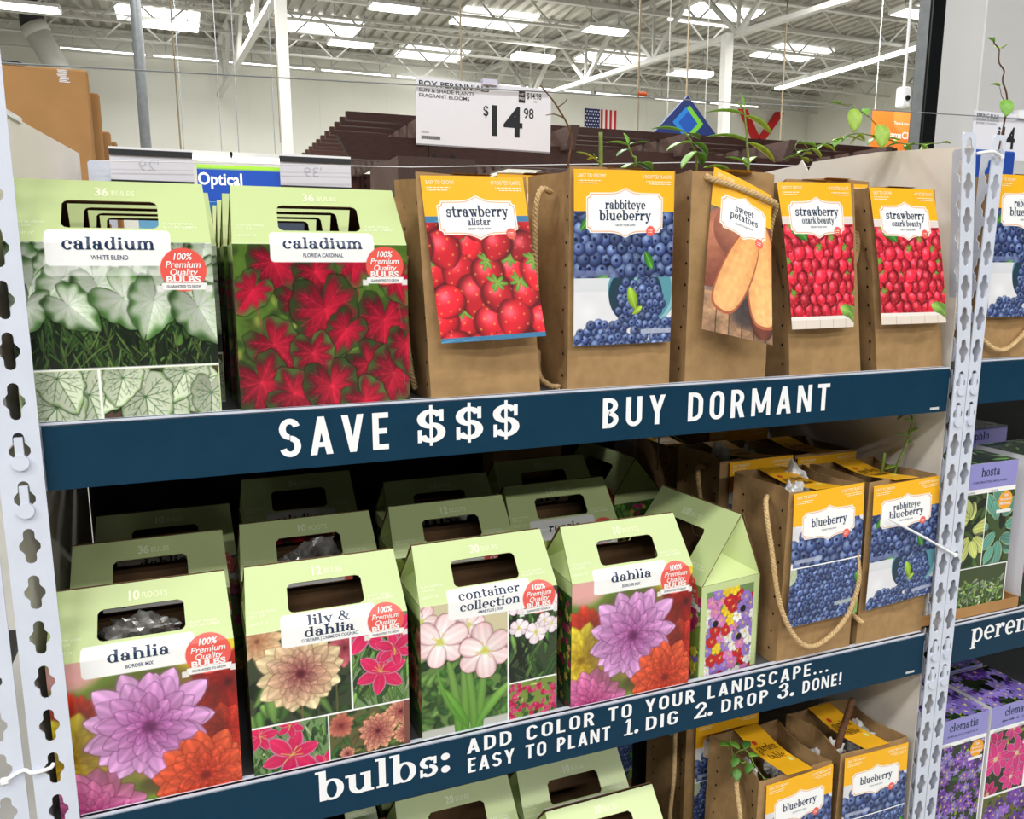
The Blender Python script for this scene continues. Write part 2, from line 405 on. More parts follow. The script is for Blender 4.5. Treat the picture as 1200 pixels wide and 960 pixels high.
def ph_cream(w, h, k):
    global rng; rng = np.random.default_rng(51)
    c = Cv(w, h, k, C3(52, 62, 40)); foliage(c, 60, h*.3, h*.06, DG); foliage(c, 14, h*.4, h*.07, GR, 0, -h*.2, w, h*.25, up=True)
    dahlia(c, w*.1, h*.92, w*.24, C3(224, 160, 110), C3(240, 206, 160), C3(190, 110, 70), 4); dahlia(c, w*.95, h*.95, w*.2, C3(210, 140, 110), C3(236, 190, 160), C3(150, 60, 50), 4)
    dahlia(c, w*.95, h*.7, w*.2, C3(200, 50, 80), C3(225, 120, 130), C3(120, 20, 40), 4); c.blur(.9)
    c.line(w*.5, 0, w*.5, h*.4, 2.5, C3(110, 90, 60)); c.line(w*.85, 0, w*.85, h*.5, 2.2, C3(90, 90, 50))
    dahlia(c, w*.5, h*.5, w*.44, C3(228, 176, 120), C3(248, 226, 180), C3(120, 16, 40), 6)
    return c
def ph_lily(w, h, k, seed, spots):
    global rng; rng = np.random.default_rng(seed)
    c = Cv(w, h, k, C3(110, 140, 90)); foliage(c, 120, h*.3, h*.025, GR+[C3(170, 190, 140)], up=True)
    for (x, y, r, a) in spots: lily(c, x*w, y*h, r*w, C3(205, 20, 80), C3(222, 40, 100), C3(250, 190, 215), a, ctr=C3(190, 60, 90))
    return c
def ph_dahl2(w, h, k):
    global rng; rng = np.random.default_rng(57)
    c = Cv(w, h, k, C3(90, 90, 50)); foliage(c, 70, h*.3, h*.05, GR+[C3(150, 130, 70)])
    dahlia(c, w*.15, h*.75, w*.18, C3(190, 60, 60), C3(220, 140, 110), C3(130, 30, 40), 4); c.blur(.7)
    for (x, y, r) in ((.93, .8, .2), (.22, .18, .1), (.98, .35, .15), (.62, .5, .28)): dahlia(c, w*x, h*y, w*r, C3(190, 50, 66), C3(238, 182, 140), C3(120, 20, 40), 6)
    return c
def ph_amar(w, h, k):
    global rng; rng = np.random.default_rng(61)
    c = Cv(w, h, k, C3(206, 196, 160)); c.rect(0, 0, w, h*.62, C3(84, 120, 54), 4, .9)
    foliage(c, 170, h*.09, h*.03, GR, 0, h*.08, w, h*.6); c.rect(0, 0, w, h*.1, C3(190, 190, 180), 2); c.blur(.9)
    for (x, b) in ((.42, .12), (.66, -.1), (.5, .02), (.6, .1)): c.petal(w*x, -h*.02, PI/2, h*.6, w*.05, C3(96, 150, 50), C3(120, 160, 80), p=.2, q_=.3, bend=b)
    c.petal(w*.55, h*.02, 1.9, h*.45, w*.05, C3(80, 140, 40), C3(120, 180, 70), bend=.2); c.petal(w*.6, h*.02, 1.1, h*.42, w*.06, C3(90, 150, 50), C3(140, 190, 90), bend=-.25)
    c.petal(w*.55, h*.05, 2.4, h*.5, w*.03, C3(80, 140, 40), C3(110, 160, 70), bend=-.4)
    for (x, y, r, a) in ((.55, .82, .18, 1.2), (.02, .9, .18, 0), (.22, .73, .31, .3), (.73, .61, .33, .6)):
        lily(c, w*x, h*y, w*r, C3(253, 242, 240), C3(248, 212, 214), C3(242, 176, 186), a, wd=.37, ctr=C3(200, 214, 110), q_=.45)
    return c
def ph_white(w, h, k):
    global rng; rng = np.random.default_rng(62)
    c = Cv(w, h, k, C3(50, 66, 40)); foliage(c, 110, h*.35, h*.025, DG+GR, 0, -h*.2, w, h*.6, up=True)
    for (x, y, r, a) in ((.15, .85, .2, 0), (.5, .9, .2, .5), (.85, .85, .2, .2), (.2, .6, .2, .4), (.55, .52, .23, .2), (.88, .58, .17, .5), (.72, .64, .15, 0)):
        lily(c, w*x, h*y, w*r, C3(246, 240, 236), C3(246, 226, 236), C3(236, 206, 226), a, wd=.42, ctr=C3(206, 200, 80), q_=.4)
    return c
def ph_phlox(w, h, k, cols, seed, bgc=C3(120, 140, 60)):
    global rng; rng = np.random.default_rng(seed)
    c = Cv(w, h, k, bgc); foliage(c, 50, h*.2, h*.05, GR+[C3(190, 200, 110)])
    for _ in range(110):
        col = cols[int(rng.integers(len(cols)))]; x, y = ru(0, w), h*(ru(.02, .95))
        if rng.random() < .2: continue
        r = ru(.035, .06)*w
        for i in range(5): c.petal(x, y, 2*PI*i/5+ru(0, .3), r, r*.45, rj(col, .2)*.8, rj(col, .15), edge=.2)
    return c
def ph_freesia(w, h, k):
    global rng; rng = np.random.default_rng(71)
    c = Cv(w, h, k, C3(110, 140, 90)); foliage(c, 60, h*.12, h*.03, GR)
    cols = [C3(242, 206, 30), C3(200, 24, 36), C3(152, 120, 206), C3(244, 240, 238), C3(220, 130, 196)]
    st = w*.185; n = 0
    for j in range(15):
        for i in range(7):
            x, y = (i-.3+(j % 2)*.5)*st+ru(-3, 3), (j+.1)*st*.86+ru(-3, 3); n += 1
            if y > h*.92 and rng.random() < .6: continue
            col = cols[int(rng.integers(5))]
            c.disc(x, y-1.5, st*.55, st*.5, C3(40, 50, 30), al=.45, soft=6)
            lily(c, x, y, st*.64, rj(col, .08), rj(col, .06), np.clip(col*1.05, 0, 1), ru(0, 2), wd=.4, ctr=rj(C3(225, 200, 90), .1), q_=.4)
    for (x, y) in ((.2, .62), (.78, .72), (.72, .4)): c.disc(w*x, h*y, w*.06, w*.06, C3(14, 12, 12))
    return c
def ph_hosta(w, h, k, seed, c0, rim, bgc=C3(60, 80, 40)):
    global rng; rng = np.random.default_rng(seed)
    c = Cv(w, h, k, bgc); foliage(c, 40, h*.25, h*.05, DG)
    for i in range(15):
        a = ru(0, 2*PI); x, y = w*(.5+.38*math.cos(a)*ru(.2, 1)), h*(.5+.4*math.sin(a)*ru(.2, 1))
        L = min(w, h)*ru(.5, .75)
        c.petal(x, y, a+ru(-.4, .4), L*1.05, L*.3, C3(30, 40, 20), C3(30, 40, 20), p=.6, q_=.7, al=.5, edge=0)
        c.petal(x, y, a+ru(-.4, .4), L, L*.28, rj(c0, .15)*.9, rj(c0, .1), p=.6, q_=.7, edge=.15, vein=.08, vf=2.2*6/(L*.28), rim=rim, rimw=.35)
    return c
def ph_clem(w, h, k, seed, cols, n, r, bgc=C3(44, 56, 34), rim=None, q_=.6, wd=.26, np_=6):
    global rng; rng = np.random.default_rng(seed)
    c = Cv(w, h, k, bgc); foliage(c, 110, h*.12, h*.03, DG+[C3(150, 170, 70)])
    for _ in range(n):
        col = cols[int(rng.integers(len(cols)))]
        lily(c, ru(0, w), ru(0, h), r*ru(.75, 1.2), rj(col, .15)*.9, rj(col, .12), rim if rim is not None else np.clip(col*1.15, 0, 1), ru(0, 2), wd=wd, n=np_, ctr=rj(C3(226, 215, 180), .1), q_=q_)
    return c
# ---------------------------------------------------------------- lettering
_T, _t, _S = .27, .12, .12
def _rect(P, x0, y0, x1, y1, sk=0): P.append([(x0, y0), (x1, y0), (x1, y1), (x0, y1)])
def _arc(P, cx, cy, rx, ry, a0, a1, T=_T, t=_t, n=20):
    ix, iy = max(rx-T, .001), max(ry-t, .001); pr_ = None
    for i in range(n+1):
        a = R_(a0+(a1-a0)*i/n); o = (cx+rx*math.cos(a), cy+ry*math.sin(a)); q = (cx+ix*math.cos(a), cy+iy*math.sin(a))
        if pr_: P.append([pr_[0], o, q, pr_[1]])
        pr_ = (o, q)
def _dot(P, cx, cy, r): P.append([(cx+r*math.cos(2*PI*i/14), cy+r*math.sin(2*PI*i/14)) for i in range(14)])
def _stem(P, x, y0, y1, foot=1, head=1):
    _rect(P, x, y0, x+_T, y1)
    if foot: _rect(P, x-.11, y0, x+_T+.11, y0+_S)
    if head: _rect(P, x-.14, y1-_S, x+.02, y1)
def _dg(P, x0, y0, x1, y1, w): P.append([(x0, y0), (x0+w, y0), (x1+w, y1), (x1, y1)])
def _glyph(ch):
    P = []; T, t, S = _T, _t, _S
    if ch == ' ': return P, .5
    if ch in 'nh':
        _stem(P, .14, 0, 1.5 if ch == 'h' else 1); _arc(P, .6, .58, .45, .45, 0, 150, T, .17); _stem(P, .78, 0, .6, 1, 0); return P, 1.22
    if ch == 'm':
        _stem(P, .14, 0, 1)
        for o in (0, .58): _arc(P, .56+o, .58, .4, .45, 0, 150, T, .17); _stem(P, .69+o, 0, .6, 1, 0)
        return P, 1.7
    if ch == 'r': _stem(P, .14, 0, 1); _arc(P, .66, .52, .38, .5, 62, 160, T, .17); _dot(P, .76, .84, .15); return P, .92
    if ch == 'u':
        _rect(P, .14, .4, .14+T, 1); _rect(P, 0, 1-S, .2, 1); _arc(P, .56, .42, .42, .45, 180, 330, T, .17); _stem(P, .74, 0, 1, 0, 1); _rect(P, .74+T, 0, 1.13, S); return P, 1.2
    if ch == 'l': _stem(P, .14, 0, 1.5); return P, .58
    if ch == 'i': _stem(P, .14, 0, 1); _dot(P, .27, 1.3, .17); return P, .58
    if ch in 'bp':
        if ch == 'b': _stem(P, .14, 0, 1.5, 0, 1)
        else: _stem(P, .14, -.48, 1, 1, 1)
        _arc(P, .62, .5, .47, .53, 0, 360, n=30); return P, 1.15
    if ch == 'd': _arc(P, .53, .5, .47, .53, 0, 360, n=30); _stem(P, .73, 0, 1.5, 0, 1); _rect(P, .73+T, 0, 1.12, S); return P, 1.18
    if ch == 'o': _arc(P, .57, .5, .5, .53, 0, 360, T, t, 30); return P, 1.14
    if ch == 'c': _arc(P, .56, .5, .49, .53, 48, 318); _dot(P, .84, .72, .16); return P, 1.04
    if ch == 'e': _arc(P, .56, .5, .49, .53, 0, 312); _rect(P, .2, .44, 1.04, .56); return P, 1.1
    if ch == 'a':
        _rect(P, .6, .05, .6+T, .68); _arc(P, .48, .64, .39, .39, 0, 140, T, .14); _dot(P, .24, .72, .15)
        _arc(P, .44, .29, .37, .32, 0, 360, T*.95, .11); _rect(P, .6, 0, 1.03, S); return P, 1.08
    if ch == 's':
        _arc(P, .45, .73, .36, .3, 25, 265, .22, .16); _arc(P, .47, .29, .38, .32, -155, 85, .22, .16)
        _rect(P, .68, .62, .8, 1.0); _rect(P, .1, 0, .22, .4); return P, .93
    if ch == 't': _rect(P, .22, .25, .22+T, 1.32); _rect(P, 0, 1-S, .76, 1); _arc(P, .53, .27, .31, .3, 180, 325, T, .15); return P, .84
    if ch in 'wy':
        if ch == 'w':
            for o in (0, .5): _dg(P, .42+o, 0, .08+o, 1, .27); _dg(P, .5+o, 0, .72+o, 1, .12)
            _rect(P, 0, 1-S, .5, 1); _rect(P, .52, 1-S, .9, 1); _rect(P, 1.05, 1-S, 1.42, 1); return P, 1.45
        _dg(P, .5, 0, .08, 1, .29); _dg(P, .38, -.42, .88, 1, .13); _dot(P, .28, -.36, .15); _rect(P, 0, 1-S, .48, 1); _rect(P, .7, 1-S, 1.12, 1); return P, 1.12
    if ch == 'k': _stem(P, .14, 0, 1.5); _dg(P, .35, .38, .78, 1, .14); _dg(P, .78, 0, .48, .6, .28); _rect(P, .66, 1-S, 1.1, 1); _rect(P, .68, 0, 1.18, S); return P, 1.18
    if ch == 'z': _rect(P, .06, 0, .92, .13); _rect(P, .06, .87, .92, 1); _dg(P, .08, .1, .6, .9, .3); _rect(P, .8, 0, .92, .36); _rect(P, .06, .64, .18, 1); return P, 1.0
    if ch == 'g':
        _arc(P, .5, .62, .4, .4, 0, 360, T*.9, .11); _dot(P, .95, .98, .13); _rect(P, .7, .88, .98, .98); _arc(P, .5, -.12, .46, .33, 0, 360, .2, .11); _rect(P, .2, .13, .7, .24); return P, 1.1
    if ch == '&':
        _arc(P, .58, 1.05, .32, .36, 0, 360, .2, .11); _arc(P, .5, .38, .45, .4, 60, 320, .26, .12); _dg(P, .95, 0, .3, .95, .26); _rect(P, .8, 0, 1.36, S); _dg(P, .92, .3, 1.12, .72, .12); _rect(P, .9, .7, 1.3, .8); return P, 1.4
    if ch == ':': _dot(P, .25, .18, .19); _dot(P, .25, .84, .19); return P, .6
    if ch == '.': _dot(P, .22, .18, .19); return P, .55
    if ch == '$':
        _arc(P, .58, 1.02, .5, .42, 20, 268, .3, .19); _arc(P, .6, .42, .52, .44, -160, 88, .3, .19)
        _rect(P, .9, .9, 1.05, 1.42); _rect(P, .1, 0, .25, .56); _rect(P, .53, -.16, .65, 1.62); return P, 1.22
    if ch == '1': _stem(P, .3, 0, 1.42, 0, 0); _rect(P, .05, 0, .86, .14); P.append([(.02, 1.12), (.3, 1.2), (.3, 1.42), (.2, 1.42)]); return P, .95
    if ch == '2': _arc(P, .52, 1.0, .44, .43, -20, 165, .26, .15); _dot(P, .22, 1.08, .15); _dg(P, .06, .08, .64, .92, .28); _rect(P, .06, 0, .98, .2); _rect(P, .86, 0, .98, .42); return P, 1.06
    if ch == '3': _arc(P, .5, 1.05, .4, .38, -95, 160, .26, .13); _arc(P, .5, .4, .46, .42, -160, 95, .28, .14); _dot(P, .22, 1.16, .15); _dot(P, .2, .28, .16); _rect(P, .35, .68, .6, .8); return P, 1.06
    return P, .5

def place(polys, x, y, s, al, w, shear=0, fit=None, sx=1.):
    s_x = s*sx
    if fit: s_x = fit/max(w, 1e-6)
    ox = x-(w*s_x)*{'l': 0, 'c': .5, 'r': 1}[al]
    return [[(ox+px*s_x+shear*py*s, y+py*s) for px, py in p] for p in polys]
def slab(txt, x, y, xh, al='c', shear=0, fit=None, sx=1., track=0):
    P = []; cx = 0
    for ch in txt:
        g, adv = _glyph(ch)
        P += [[(px+cx, py) for px, py in p] for p in g]; cx += adv+track
    return place(P, x, y, xh, al, cx, shear, fit, sx)
_sc = {}
def sans(txt, x, y, cap, al='l', bold=0, fit=None, sx=.8, shear=0, space=1.):
    if not txt.strip(): return []
    key = (txt, bold, space)
    if key not in _sc:
        cu = bpy.data.curves.new('lettering', 'FONT'); cu.body = txt; cu.offset = bold; cu.resolution_u = 3; cu.space_character = space
        ob = bpy.data.objects.new('lettering', cu)
        me = bpy.data.meshes.new_from_object(ob)
        V = [(v.co.x, v.co.y) for v in me.vertices]; F = [[V[i] for i in p.vertices] for p in me.polygons]
        bpy.data.objects.remove(ob); bpy.data.curves.remove(cu); bpy.data.meshes.remove(me)
        xs = [v[0] for v in V]; x0 = min(xs); w = max(xs)-x0
        _sc[key] = ([[(a-x0, b) for a, b in f] for f in F], w)
    F, w = _sc[key]
    k = cap/.69
    return place([[(a, b) for a, b in f] for f in F], x, y, k, al, w, shear, fit, sx)

def _cap(ch):
    P = []; s, b = .175, .145
    def stad(a0=True): pass
    if ch == ' ': return P, .34
    if ch == 'A': _dg(P, 0, 0, .215, 1, .18); _dg(P, .43, 0, .215, 1, .18); _rect(P, .12, .2, .5, .33); return P, .61
    if ch in 'BPR':
        _rect(P, 0, 0, s, 1); cy, ry = (.74, .26) if ch == 'B' else (.705, .295)
        _arc(P, .22, cy, .3, ry, -90, 90, s, b); _rect(P, s, 1-b, .22, 1); _rect(P, s, cy-ry, .22, cy-ry+b)
        if ch == 'B': _arc(P, .22, .275, .33, .275, -90, 90, s, b); _rect(P, s, 0, .22, b); return P, .56
        if ch == 'R': _dg(P, .37, 0, .2, .5, .19); return P, .57
        return P, .53
    if ch in 'CGO':
        _rect(P, 0, .29, s, .71); _arc(P, .285, .71, .285, .29, 0 if ch == 'O' else 8, 180, s, b); _arc(P, .285, .29, .285, .29, 180, 360 if ch != 'C' else 352, s, b)
        if ch == 'O': _rect(P, .57-s, .29, .57, .71)
        if ch == 'G': _rect(P, .57-s, .27, .57, .52); _rect(P, .3, .4, .57, .52)
        return P, .57
    if ch == 'D': _rect(P, 0, 0, s, 1); _arc(P, .2, .66, .37, .34, 0, 90, s, b); _arc(P, .2, .34, .37, .34, 270, 360, s, b); _rect(P, .57-s, .34, .57, .66); _rect(P, s, 1-b, .2, 1); _rect(P, s, 0, .2, b); return P, .57
    if ch == 'E': _rect(P, 0, 0, s, 1); _rect(P, s, 0, .45, b); _rect(P, s, 1-b, .45, 1); _rect(P, s, .43, .41, .43+b); return P, .46
    if ch == 'L': _rect(P, 0, 0, s, 1); _rect(P, s, 0, .45, b); return P, .46
    if ch == 'I': _rect(P, 0, 0, s, 1); return P, s
    if ch == 'M': _rect(P, 0, 0, .16, 1); _rect(P, .62, 0, .78, 1); _dg(P, .31, .12, 0, 1, .17); _dg(P, .30, .12, .61, 1, .17); return P, .78
    if ch == 'N': _rect(P, 0, 0, .165, 1); _rect(P, .44, 0, .605, 1); _dg(P, .42, 0, 0, 1, .18); return P, .605
    if ch == 'S': _arc(P, .275, .725, .275, .275, 18, 268, s, b); _arc(P, .275, .28, .28, .28, -162, 88, s, b); return P, .555
    if ch == 'T': _rect(P, .175, 0, .175+s, 1); _rect(P, 0, 1-b, .525, 1); return P, .525
    if ch == 'U': _rect(P, 0, .28, s, 1); _rect(P, .57-s, .28, .57, 1); _arc(P, .285, .285, .285, .285, 180, 360, s, b); return P, .57
    if ch == 'V': _dg(P, .215, 0, 0, 1, .18); _dg(P, .215, 0, .43, 1, .18); return P, .61
    if ch == 'Y': _dg(P, .205, .4, 0, 1, .18); _dg(P, .205, .4, .41, 1, .18); _rect(P, .21, 0, .21+s, .45); return P, .59
    if ch == '!': _rect(P, 0, .3, s, 1); _rect(P, 0, 0, s, .17); return P, s
    if ch == '.': _dot(P, .1, .1, .1); return P, .2
    return P, .3
def caps(txt, x, y, cap, al='l', fit=None, track=.16):
    P = []; cx = 0
    for ch in txt:
        g, adv = _cap(ch); P += [[(a+cx, b) for a, b in p] for p in g]; cx += adv+track
    return place(P, x, y, cap, al, cx-track, 0, fit)

def rotpoly(polys, cx, cy, a):
    ca, sa = math.cos(a), math.sin(a)
    return [[(cx+(x-cx)*ca-(y-cy)*sa, cy+(x-cx)*sa+(y-cy)*ca) for x, y in p] for p in polys]

def mesh_np(name, V, quads, polys, colr=None, smooth=False):
    """V (n,3); quads (m,4) int array; polys: list of index lists"""
    me = bpy.data.meshes.new(name)
    nq = len(quads); lt = [4]*nq+[len(p) for p in polys]
    li = np.concatenate([np.asarray(quads, np.int32).ravel()]+[np.asarray(p, np.int32) for p in polys]) if (nq or polys) else np.zeros(0, np.int32)
    me.vertices.add(len(V)); me.vertices.foreach_set('co', np.asarray(V, np.float32).ravel())
    me.loops.add(len(li)); me.loops.foreach_set('vertex_index', li.astype(np.int32))
    ls = np.concatenate([[0], np.cumsum(lt)[:-1]]).astype(np.int32)
    me.polygons.add(len(lt)); me.polygons.foreach_set('loop_start', ls)
    try: me.polygons.foreach_set('loop_total', np.asarray(lt, np.int32))
    except Exception: pass
    if smooth: me.polygons.foreach_set('use_smooth', np.ones(len(lt), bool))
    me.update(calc_edges=True); me.validate()
    if colr is not None:
        at = me.color_attributes.new('Col', 'FLOAT_COLOR', 'POINT')
        c4 = np.ones((len(V), 4), np.float32); c4[:, :3] = lin(colr)
        at.data.foreach_set('color', c4.ravel())
    return me

def print_mesh(name, cv, texts, warp, hole=None, cuts=(), ucuts=(), smooth=True, lift=.25):
    """cv canvas in mm; texts [(polys, colour)]; warp(U,V,off)->(n,3) m; hole (x0,y0,x1,y1,r)"""
    W, H = cv.W, cv.H
    u = np.linspace(0, cv.w, W); v = np.linspace(0, cv.h, H)
    U, V = np.meshgrid(u, v)
    pts = warp(U.ravel(), V.ravel(), np.zeros(W*H)); col = cv.a.reshape(-1, 3)
    idx = np.arange(W*H).reshape(H, W)
    q = np.stack([idx[:-1, :-1], idx[:-1, 1:], idx[1:, 1:], idx[1:, :-1]], -1).reshape(-1, 4)
    if hole:
        x0, y0, x1, y1, r = hole
        cu = (U[:-1, :-1]+U[1:, 1:])/2; cvv = (V[:-1, :-1]+V[1:, 1:])/2
        dx = np.abs(cu-(x0+x1)/2)-((x1-x0)/2-r); dy = np.abs(cvv-(y0+y1)/2)-((y1-y0)/2-r)
        d = np.hypot(np.maximum(dx, 0), np.maximum(dy, 0))+np.minimum(np.maximum(dx, dy), 0)-r
        q = q[(d > 0).ravel()]
    TV, TC, TP, TO = [], [], [], []
    for polys, c in texts:
        bm = bmesh.new()
        for i_, p in enumerate(polys):
            vs = [bm.verts.new((a, b, (i_ % 37)*.005)) for a, b in p]
            try: bm.faces.new(vs)
            except Exception: pass
        for cy in cuts: bmesh.ops.bisect_plane(bm, geom=bm.verts[:]+bm.edges[:]+bm.faces[:], plane_co=(0, cy, 0), plane_no=(0, 1, 0))
        for cx in ucuts: bmesh.ops.bisect_plane(bm, geom=bm.verts[:]+bm.edges[:]+bm.faces[:], plane_co=(cx, 0, 0), plane_no=(1, 0, 0))
        bm.verts.index_update(); base = len(TV)
        TV += [(vv.co.x, vv.co.y) for vv in bm.verts]; TO += [lift+vv.co.z for vv in bm.verts]; TC += [c]*len(bm.verts)
        for f in bm.faces:
            ii = [base+vv.index for vv in f.verts]
            a = 0
            for i in range(len(ii)):
                x1_, y1_ = TV[ii[i]]; x2_, y2_ = TV[ii[(i+1) % len(ii)]]; a += x1_*y2_-x2_*y1_
            TP.append(ii if a > 0 else ii[::-1])
        bm.free()
    if TV:
        tv = np.array(TV); tp = warp(tv[:, 0], tv[:, 1], np.array(TO))
        pts = np.concatenate([pts, tp]); col = np.concatenate([col, np.array(TC)])
        TP = [[i+W*H for i in p] for p in TP]
    return mesh_np(name, pts, q, TP, col, smooth)
def flat_warp(w, h, org='c'):
    def f(U, V, off): return np.stack([(U-w/2)/1000, -off/1000, V/1000], -1)
    return f
NAVY = C3(34, 52, 84); WH = C3(244, 244, 242)
# ---------------------------------------------------------------- print layouts
CW, CH, CHW, CRUN, CRISE = 195., 258., 192., 50., 66.     # carton: width, height, wall height, roof run and rise (mm)
RL = math.hypot(CRUN, CRISE); CPH = CHW+RL
GREEN = C3(197, 213, 152); KPP = 1.35
HOLE = (50.5, CHW+19, 144.5, CHW+55, 7.)
FORM = ''; SKEW = 0.
def set_form(name, hw, run, rise, skew=0.):
    global SKEW, FORM, CH, CHW, CRUN, CRISE, RL, CPH, HOLE, CD, HW
    SKEW = skew; FORM = name; CHW, CRUN, CRISE = hw, run, rise; CH = hw+rise; RL = math.hypot(run, rise); CPH = hw+RL; CD = (2*run+6)/1000; HW = hw
    HOLE = (50.5, CHW+RL*.23, 144.5, CHW+RL*.665, 7.)
TAPER = .045
def carton_warp(w):
    def f(U, V, off):
        on = V > CHW; t = np.where(on, (V-CHW)/RL, 0.)
        ny, nz = np.where(on, -CRISE/RL, -1.), np.where(on, CRUN/RL, 0.)
        y = np.where(on, t*(CRUN+SKEW), 0.)+ny*off; z = np.where(on, CHW+t*CRISE, V)+nz*off
        return np.stack([(U-w/2)*(1-TAPER*t)/1000, y/1000, z/1000], -1)
    return f
def lines(x, y, n, w, h, gap, col, al='l'):
    out = []
    for i in range(n):
        ww = w*(1-.28*((i*7) % 3)/2); x0 = x if al == 'l' else x-ww
        k = 0; yy = y-i*gap
        while k < ww:
            l = min(ww-k, 1.6+((i*5+int(k*3)) % 4)*.9); out.append([(x0+k, yy), (x0+k+l, yy), (x0+k+l, yy+h), (x0+k, yy+h)]); k += l+.9
    return (out, col)
def badge(cv, T, x, y, r):
    cor = C3(232, 92, 82)
    cv.disc(x, y, r, r, cor)
    cv.rect(x-r*.98, y-r*.92, x+r*.98, y-r*.6, WH, .3)
    cv.rect(x-r*1.2, y-r*1.02, x-r*.9, y-r*.72, C3(225, 222, 220), .2); cv.rect(x+r*.9, y-r*1.02, x+r*1.2, y-r*.72, C3(225, 222, 220), .2)
    T.append((sans('100%', x, y+r*.46, r*.3, 'c', .02, sx=.9, shear=.22), WH))
    T.append((sans('Premium', x, y+r*.1, r*.29, 'c', .015, fit=r*1.5, shear=.22), WH))
    T.append((sans('Quality', x, y-r*.25, r*.29, 'c', .015, fit=r*1.2, shear=.22), WH))
    T.append((sans('BULBS', x, y-r*.57, r*.27, 'c', .035, fit=r*1.5), WH))
    T.append((sans('GUARANTEED TO GROW', x, y-r*.82, r*.12, 'c', .01, fit=r*1.5), C3(60, 60, 80)))
def carton_base(ppm=KPP, rear=False):
    cv = Cv(CW, CPH, ppm, GREEN)
    return cv
def carton_head(cv, T, count, unit, name, sub, pic=True, lab_y=None, lab=None, small=True, xh=9.4, wf=66):
    tc = C3(232, 240, 206)
    T.append((sans(count, 96, CHW+RL*.75, 10.5, 'r', .03, sx=.95), tc)); T.append((sans(unit, 99, CHW+RL*.755, 7, 'l', .012, sx=.85), C3(226, 236, 196)))
    if small:
        T.append((sans('PLANT IN SPRING', 5, CHW+24, 3.2, 'l', .01, fit=30), tc)); T.append((sans('FULL SUN', 5, CHW+19.5, 3.2, 'l', .01, fit=18), tc)); T.append((sans('HEIGHT 18"', 5, CHW+10, 3.2, 'l', .01, fit=22), tc))
        T.append((sans('PLANT SPRING', 149, CHW+24, 3.2, 'l', .01, fit=30), tc)); T.append((sans('BLOOMS SUMMER', 149, CHW+19.5, 3.2, 'l', .01, fit=34), tc))
    x0, y0, x1, y1 = lab or (34, CHW-20, 152, CHW+16)
    cv.rect(x0, y0, x1, y1, C3(243, 243, 242), 5)
    cx = (x0+x1)/2
    if isinstance(name, str): T.append((slab(name, cx, y0+(y1-y0)*.42, xh, 'c', fit=wf), NAVY))
    else:
        hh = (y1-y0); f0 = (x1-x0)*.66
        T.append((slab(name[0], cx, y0+hh*.61, hh*.205, 'c', fit=name[2]), NAVY)); T.append((slab(name[1], cx, y0+hh*.25, hh*.205, 'c', fit=name[3]), NAVY))
    T.append((sans(sub, cx, y0+(y1-y0)*(.16 if isinstance(name, str) else .1), 4.2*(y1-y0)/36 if isinstance(name, str) else 4, 'c', .012, sx=.8), C3(70, 80, 110)))
HW = CHW
def mk_cal_white():
    cv = carton_base(); T = []
    cv.paste(rs(ph_calwhite(CW, HW-62, KPP), 1.0), 0, 62)
    cv.rect(0, 60.5, CW, 62.5, WH, .1); cv.paste(ph_calvein(72, 58, KPP, 8, C3(140, 112, 60)), 2, 2.5); cv.paste(ph_calvein(116, 58, KPP, 9, C3(84, 64, 54)), 77, 2.5)
    cv.rect(74, 0, 76.5, 62, WH, .1); cv.rect(0, 0, CW, 2.5, WH, .1)
    cv.rect(34, CHW-34, 152, CHW-14, C3(243, 243, 242), 6, .55)
    carton_head(cv, T, '36', 'BULBS', 'caladium', 'WHITE BLEND', lab=(36, CHW-24, 154, CHW+16), wf=88); badge(cv, T, 165, CHW-28, 23)
    return cv, T
def rs(c, k): return c
def mk_cal_red():
    cv = carton_base(); T = []
    cv.paste(ph_calred(CW, HW, KPP), 0, 0)
    carton_head(cv, T, '36', 'BULBS', 'caladium', 'FLORIDA CARDINAL', wf=90, lab=(40, CHW-20, 156, CHW+16)); badge(cv, T, 168, CHW-24, 22)
    return cv, T
def mk_dahlia():
    cv = carton_base(); T = []
    cv.paste(ph_dahliamix(CW, HW, KPP), 0, 0)
    carton_head(cv, T, '10', 'ROOTS', 'dahlia', 'BORDER MIX', lab=(34, CHW-22, 152, CHW+15)); badge(cv, T, 166, CHW-14, 25)
    return cv, T
def mk_lily():
    cv = carton_base(); T = []
    cv.rect(0, 0, CW, HW, WH, .1)
    cv.paste(ph_cream(121, HW-72, KPP), 0, 72)
    cv.paste(ph_lily(72, HW-72, KPP, 9, [(.5, .36, .46, .4), (.3, .85, .5, 0), (.85, .8, .3, 1), (.75, .6, .35, .7)]), 123, 72)
    cv.paste(ph_lily(90, 70, KPP, 10, [(.5, .38, .42, .3), (.1, .85, .25, 0), (.5, .95, .2, .6), (.95, .1, .2, .2)]), 0, 0)
    cv.paste(ph_dahl2(98, 70, KPP), 92, 0); cv.rect(187, 0, CW, 70, C3(120, 70, 60), .1)
    carton_head(cv, T, '12', 'BULBS', ('lily &', 'dahlia', 52, 62), 'CORVARA | CREME DE COGNAC', lab=(40, CHW-24, 155, CHW+17)); badge(cv, T, 167, CHW-8, 23)
    return cv, T
def mk_cont():
    cv = carton_base(); T = []
    cv.rect(0, 0, CW, HW, WH, .1)
    cv.paste(ph_amar(121, HW, KPP), 0, 0); cv.paste(ph_white(72, HW-62, KPP), 123, 62); cv.paste(ph_phlox(71, 60, KPP, [C3(214, 30, 90), C3(235, 80, 130)], 10), 123, 0)
    carton_head(cv, T, '30', 'BULBS', ('container', 'collection', 88, 86), 'AMARYLLIS | IXIA', lab=(38, CHW-25, 155, CHW+17)); badge(cv, T, 167, CHW-12, 24)
    return cv, T
